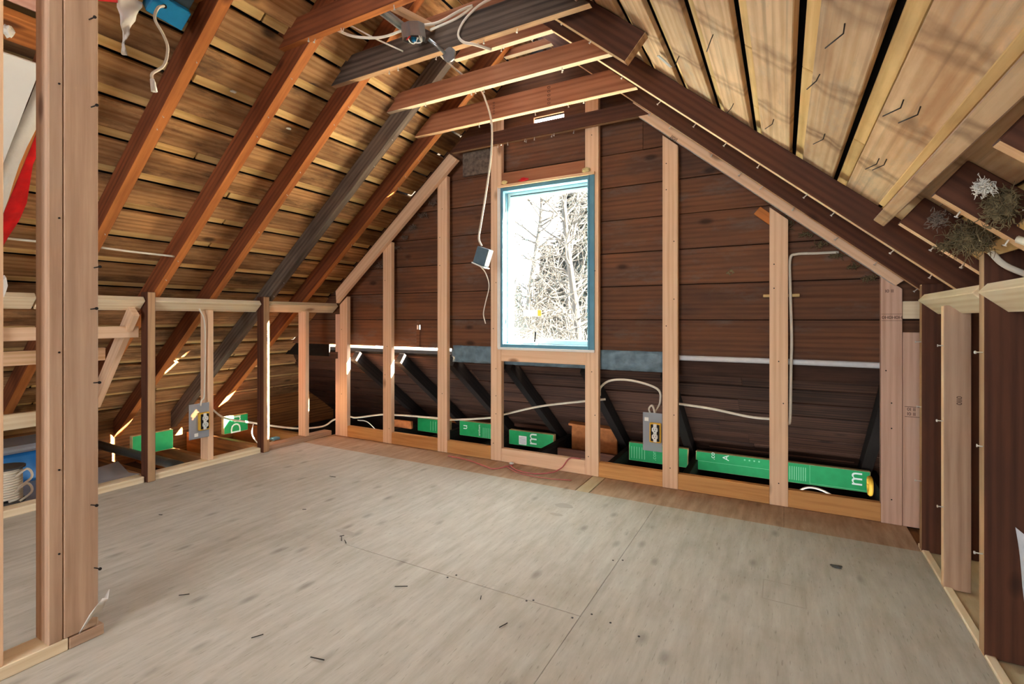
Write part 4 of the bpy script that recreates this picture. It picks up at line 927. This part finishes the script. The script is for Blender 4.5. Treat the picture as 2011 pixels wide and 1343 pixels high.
# bent nails sticking out of the tan roof boards
for s, y, a, b in ((1.27, 2.10, (-0.01, 0.05), (0.012, 0)), (1.50, 1.72, (-0.012, 0.07), (0.014, 0)), (1.52, 2.28, (-0.012, 0.05), (0.012, 0)), (1.72, 2.18, (-0.016, 0.06), (0.02, 0)), (1.93, 2.02, (-0.016, 0.06), (0.02, 0)), (1.92, 1.30, (-0.016, 0.07), (0.03, 0)),
                   (2.10, 1.50, (-0.016, 0.06), (0.02, 0)), (2.14, 1.49, (-0.016, 0.06), (0.02, 0)), (2.12, 1.96, (-0.012, 0.06), (0.016, 0)), (2.14, 1.93, (-0.012, 0.06), (0.016, 0)), (1.88, 1.60, (-0.012, 0.05), (0.012, 0))):
    p = PR(s, RD, y); q = PR(s + b[0]*0.4, RD - 0.018, y + b[1]*0.4); e = PR(s + a[0], RD - 0.03, y + a[1])
    tube('bent_nail', [p, q, e], 0.0017, M['iron'], ceilR, sides=5, smooth=False)
# splinters and light reflecting scrap
thing(board('tin_scrap', PR(1.14, RD - 0.012, 2.20), PR(1.20, RD - 0.012, 2.25), (0, 1, 0), 0.035, 0.002, M['steel'], bev=0), 'small bright tin flashing piece on the tan roof boards', 'scrap')
thing(lump('plaster_lump', (-0.272, 3.108, 1.267), (0.035, 0.012, 0.026), M['insul'], seed=3, sub=3, spike=0.2), 'pale plaster lump stuck on the gable boards', 'lump')
# wool fringe behind the raking plates
for i, x in enumerate((-2.93, -2.85, -2.76, -2.67, -2.58, -2.48, -2.38)):
    z = zl(x) - 0.012 
    thing(fibres('wool_tuft', (x, 3.065, z), (0.05, 0.014, 0.018), M['insulgrey'], seed=40+i, n=40), 'grey wool fringe behind the left raking plate', 'tuft', 'wool fringe at the left raking plate')
for i, x in enumerate((0.03, 0.10, 0.17, 0.24, 0.31, 0.38)):
    z = zr(x) + 0.012
    thing(fibres('wool_tuft', (x, 3.068, z), (0.04, 0.012, 0.012 if i else 0.05), M['insul'], seed=60+i, n=40), 'olive wool fringe behind the right raking plate', 'tuft', 'wool fringe at the right raking plate')
thing(abox('shim', (-0.10, 3.052, 1.118), (0.075, 3.075, 1.134), M['strip']), 'small wooden shim behind the stud with the side cable', 'shim')
thing(board('splinter', (-0.13, 3.06, 1.60), (-0.05, 3.06, 1.53), (0, 1, 0), 0.02, 0.05, M['rafter_edge']), 'broken red-brown splinter at the top of the stud with the side cable', 'splinter')
thing(lump('wool_tuft', (-1.70, 2.985, 1.945), (0.022, 0.012, 0.014), M['foam'], seed=71, sub=2), 'yellowish foam bead at the upper left window corner', 'tuft')
thing(lump('wool_tuft', (-1.10, 2.985, 1.945), (0.025, 0.012, 0.016), M['foam'], seed=72, sub=2), 'yellowish foam bead at the upper right window corner', 'tuft')
thing(lump('tape_scrap', (-1.55, 2.985, 1.945), (0.035, 0.008, 0.012), M['red'], seed=73, sub=2), 'scrap of red tape above the window', 'scrap')

# ------------------------------------------------------------------ floor litter
cable([(-2.14, 2.935, 0.004), (-1.95, 2.91, 0.006), (-1.75, 2.84, 0.004), (-1.69, 2.825, 0.004), (-1.647, 2.90, 0.004), (-1.62, 2.965, 0.004)], 'pink cord lying on the floor left of the window bay', 0.004, 'pinkstring', flat=1)
cable([(-1.63, 2.95, 0.004), (-1.55, 2.88, 0.004), (-1.42, 2.86, 0.004), (-1.32, 2.93, 0.006), (-1.27, 2.985, 0.03), (-1.22, 3.0, 0.094), (-1.15, 3.02, 0.096)], 'pink cord climbing over the sole plate under the window', 0.004, 'pinkstring', flat=1)
cable([(-1.66, 2.93, 0.003), (-1.50, 2.83, 0.003), (-1.30, 2.82, 0.003), (-1.15, 2.86, 0.003)], 'thin reddish cord trailing on the floor strip', 0.0025, 'pinkstring', flat=1)
thing(lump('cord_end', (-1.635, 2.975, 0.010), (0.018, 0.012, 0.009), M['lint'], seed=5, sub=2, spike=0.1), 'white knotted end of the pink cord', 'cord end')
thing(lump('dirt_clump', (0.186, 2.375, 0.004), (0.022, 0.014, 0.005), M['conduit'], seed=6, sub=2), 'small dark dirt clump on the plywood near the right wall', 'debris')
for i, (x, y, a) in enumerate(((-1.78, 1.62, 0.9), (-1.72, 1.585, 2.6), (-1.76, 1.60, 2.4), (-2.78, 1.35, 0.3), (-0.80, 1.40, 1.2), (-1.25, 1.42, 0.5), (-0.95, 1.50, 2.0), (-1.9, 1.0, 0.7), (-1.2, 1.0, 0.2), (-0.4, 1.2, 1.9), (-1.45, 0.98, 1.0), (-2.5, 2.2, 0.1), (-2.2, 1.75, 0.4))):
    L_ = 0.010 + 0.007*(i % 3)
    thing(tube('dropped_nail', [(x - L_*math.cos(a), y - L_*math.sin(a), 0.003), (x + L_*math.cos(a), y + L_*math.sin(a), 0.004)], 0.0016, M['iron'], sides=6, smooth=False), 'small dark nail dropped on the plywood floor', 'nail', 'nails dropped on the floor')
for i, (x, y) in enumerate(((-0.62, 1.55), (-0.57, 1.60), (-0.50, 1.585), (-0.40, 1.56), (-0.78, 1.58), (-0.80, 1.565), (-1.12, 1.59), (-1.14, 1.56), (-0.62, 2.0), (-0.585, 2.02))):
    cyl('floor_screw', (x, y, -0.004), (x, y, 0.0008), 0.004, M['iron'], floor, 8)
for i, (x, y, rx, ry) in enumerate(((-1.03, 2.46, 0.05, 0.035), (-1.02, 2.33, 0.04, 0.018), (-1.80, 1.66, 0.06, 0.02))):
    rnd = random.Random(i); prism('stain', [(rx*math.cos(k*.4189)*rnd.uniform(.75, 1.1), ry*math.sin(k*.4189)*rnd.uniform(.75, 1.1)) for k in range(15)], (x, y, 0.0), (1, 0, 0), (0, 1, 0), 0.0004, M['faintink'], floor, 0)
for i, (s_, y, lab) in enumerate(((1.22, 1.50, 'white paper scrap on the left roof boards near the dark brown collar beam'), (1.95, 1.05, 'white paper scrap on the left roof boards near the double post'), (1.30, 1.86, 'white paper scrap between two left rafters'))):
    thing(lump('paper_scrap', PL(s_, LD - 0.004, y), (0.012, 0.016, 0.005), M['lint'], seed=90+i, sub=2, spike=0.2), lab, 'scrap')
yr = tube('tape_ring', [(0.455 + 0.03*math.cos(k*.5236)*0.3, 3.45 + 0.0, 0.09 + 0.045*math.sin(k*.5236)) if False else (0.43, 3.45 + 0.045*math.cos(k*.5236), 0.05 + 0.045*math.sin(k*.5236)) for k in range(13)], 0.012, M['yellow'], n=2)
thing(yr, 'yellow coil hanging behind the rosy end stud', 'coil')
# faded ink stamps printed on the plywood
for x0, x1, y0, y1 in ((-0.07, 0.07, 1.985, 1.99), (-0.07, 0.07, 2.13, 2.135), (-0.07, -0.066, 1.985, 2.135), (0.066, 0.07, 1.985, 2.135)):
    abox('floor_stamp', (x0, y0, 0.0), (x1, y1, 0.0004), M['faintink'], floor, 'x', 0)

# ------------------------------------------------------------------ outdoors: ground, bare trees, evergreens
struct(abox('ground', (-60, 3.6, -3.9), (40, 90, -3.7), M['ground'], bev=0))
def bare_tree(x, y, h, seed, lab, lean=0.0):
    rnd = random.Random(seed); t = empty('bare_tree', (x, y, -3.7)); base = V((x, y, -3.7))
    tb = bmesh.new(); bb_ = bmesh.new(); tp = []
    for i in range(9):
        f_ = i/8; tp.append(V((lean*f_*h + 0.12*math.sin(i*1.3 + seed), 0.1*math.cos(i*1.1 + seed), f_*h)))
    tube_bm(tb, smooth_pts(tp, 3), 0.11, 8, taper=0.025)
    def grow(p, d, L, r, depth):
        pts = [p]; dd = d.copy()
        for k in range(5):
            dd = (dd + V((rnd.gauss(0, .16), rnd.gauss(0, .16), rnd.gauss(0.03, .12)))).normalized(); pts.append(pts[-1] + dd*L/5)
        tube_bm(bb_, pts, r, 4 if depth else 5, taper=r*0.3)
        if depth < 3:
            for _ in range(rnd.randint(4, 6) if depth < 2 else rnd.randint(2, 4)):
                k = rnd.uniform(0.2, 1.0); q = pts[0].lerp(pts[-1], k); i0 = min(4, int(k*5)); q = pts[i0].lerp(pts[i0+1], k*5 - i0)
                nd = (dd + V((rnd.gauss(0, .75), rnd.gauss(0, .75), rnd.gauss(0, .6)))).normalized()
                grow(q, nd, L*rnd.uniform(.4, .65), r*0.5, depth + 1)
    for k in range(44):
        f_ = 0.30 + 0.6*k/44; i0 = min(7, int(f_*8)); p = tp[i0].lerp(tp[i0+1], f_*8 - i0); a = rnd.uniform(0, 6.283)
        grow(p, V((math.cos(a), math.sin(a), rnd.uniform(0.1, 0.9))).normalized(), rnd.uniform(0.9, 2.0)*(1.15 - f_*0.6), 0.022, 1)
    for nm, b_ in (('trunk', tb), ('branches', bb_)):
        me = bpy.data.meshes.new(nm); b_.to_mesh(me); b_.free(); o = link(nm, me, M['bark'], t); set_mat(o, Matrix.Translation(base))
    thing(t, lab, 'tree')
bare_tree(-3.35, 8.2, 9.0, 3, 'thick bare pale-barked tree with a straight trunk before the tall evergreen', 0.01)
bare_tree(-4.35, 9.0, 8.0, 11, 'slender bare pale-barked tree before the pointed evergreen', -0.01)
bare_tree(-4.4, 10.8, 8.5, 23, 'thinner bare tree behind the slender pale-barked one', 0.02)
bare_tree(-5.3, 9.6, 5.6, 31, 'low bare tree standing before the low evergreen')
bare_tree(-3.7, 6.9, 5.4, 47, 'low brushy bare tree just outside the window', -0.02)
def evergreen(x, y, h, w, seed, lab):
    rnd = random.Random(seed); t = empty('evergreen_tree', (x, y, -3.7))
    cyl('trunk', (x, y, -3.7), (x, y, -3.7 + h*0.95), 0.14, M['bark'], t, 8, 0.02)
    verts, faces = [], []
    for i in range(11000):
        f_ = rnd.random()**0.75; z = h*(0.06 + 0.94*f_); r = w*(1 - f_)**0.8*(0.55 + 0.45*rnd.random())*(0.8 + 0.2*math.sin(f_*40)); a = rnd.uniform(0, 6.283)
        c = V((r*math.cos(a), r*math.sin(a), z)); d = V((math.cos(a), math.sin(a), rnd.uniform(-.7, .2))).normalized()*rnd.uniform(.12, .30); s = V((-math.sin(a), math.cos(a), rnd.gauss(0, .4)))*0.05
        k = len(verts); verts += [c - s, c + s, c + d]; faces.append((k, k+1, k+2))
    cb_ = bmesh.new(); N_ = 14; rg = []
    for i in range(10):
        f_ = i/9; rr = w*(1 - f_)**0.8*0.72 + 0.02; rg.append([cb_.verts.new((rr*rnd.uniform(.8, 1.1)*math.cos(k*6.283/N_), rr*rnd.uniform(.8, 1.1)*math.sin(k*6.283/N_), h*(0.06 + 0.90*f_))) for k in range(N_)])
    for i in range(9):
        for k in range(N_): cb_.faces.new((rg[i][k], rg[i][(k+1) % N_], rg[i+1][(k+1) % N_], rg[i+1][k]))
    mc = bpy.data.meshes.new('inner'); cb_.to_mesh(mc); cb_.free(); oc = link('inner_foliage', mc, M['needle'], t); set_mat(oc, Matrix.Translation(V((x, y, -3.7))))
    me = bpy.data.meshes.new('needles'); me.from_pydata(verts, [], faces); me.update()
    o = link('foliage', me, M['needle'], t); set_mat(o, Matrix.Translation(V((x, y, -3.7))))
    thing(t, lab, 'tree')
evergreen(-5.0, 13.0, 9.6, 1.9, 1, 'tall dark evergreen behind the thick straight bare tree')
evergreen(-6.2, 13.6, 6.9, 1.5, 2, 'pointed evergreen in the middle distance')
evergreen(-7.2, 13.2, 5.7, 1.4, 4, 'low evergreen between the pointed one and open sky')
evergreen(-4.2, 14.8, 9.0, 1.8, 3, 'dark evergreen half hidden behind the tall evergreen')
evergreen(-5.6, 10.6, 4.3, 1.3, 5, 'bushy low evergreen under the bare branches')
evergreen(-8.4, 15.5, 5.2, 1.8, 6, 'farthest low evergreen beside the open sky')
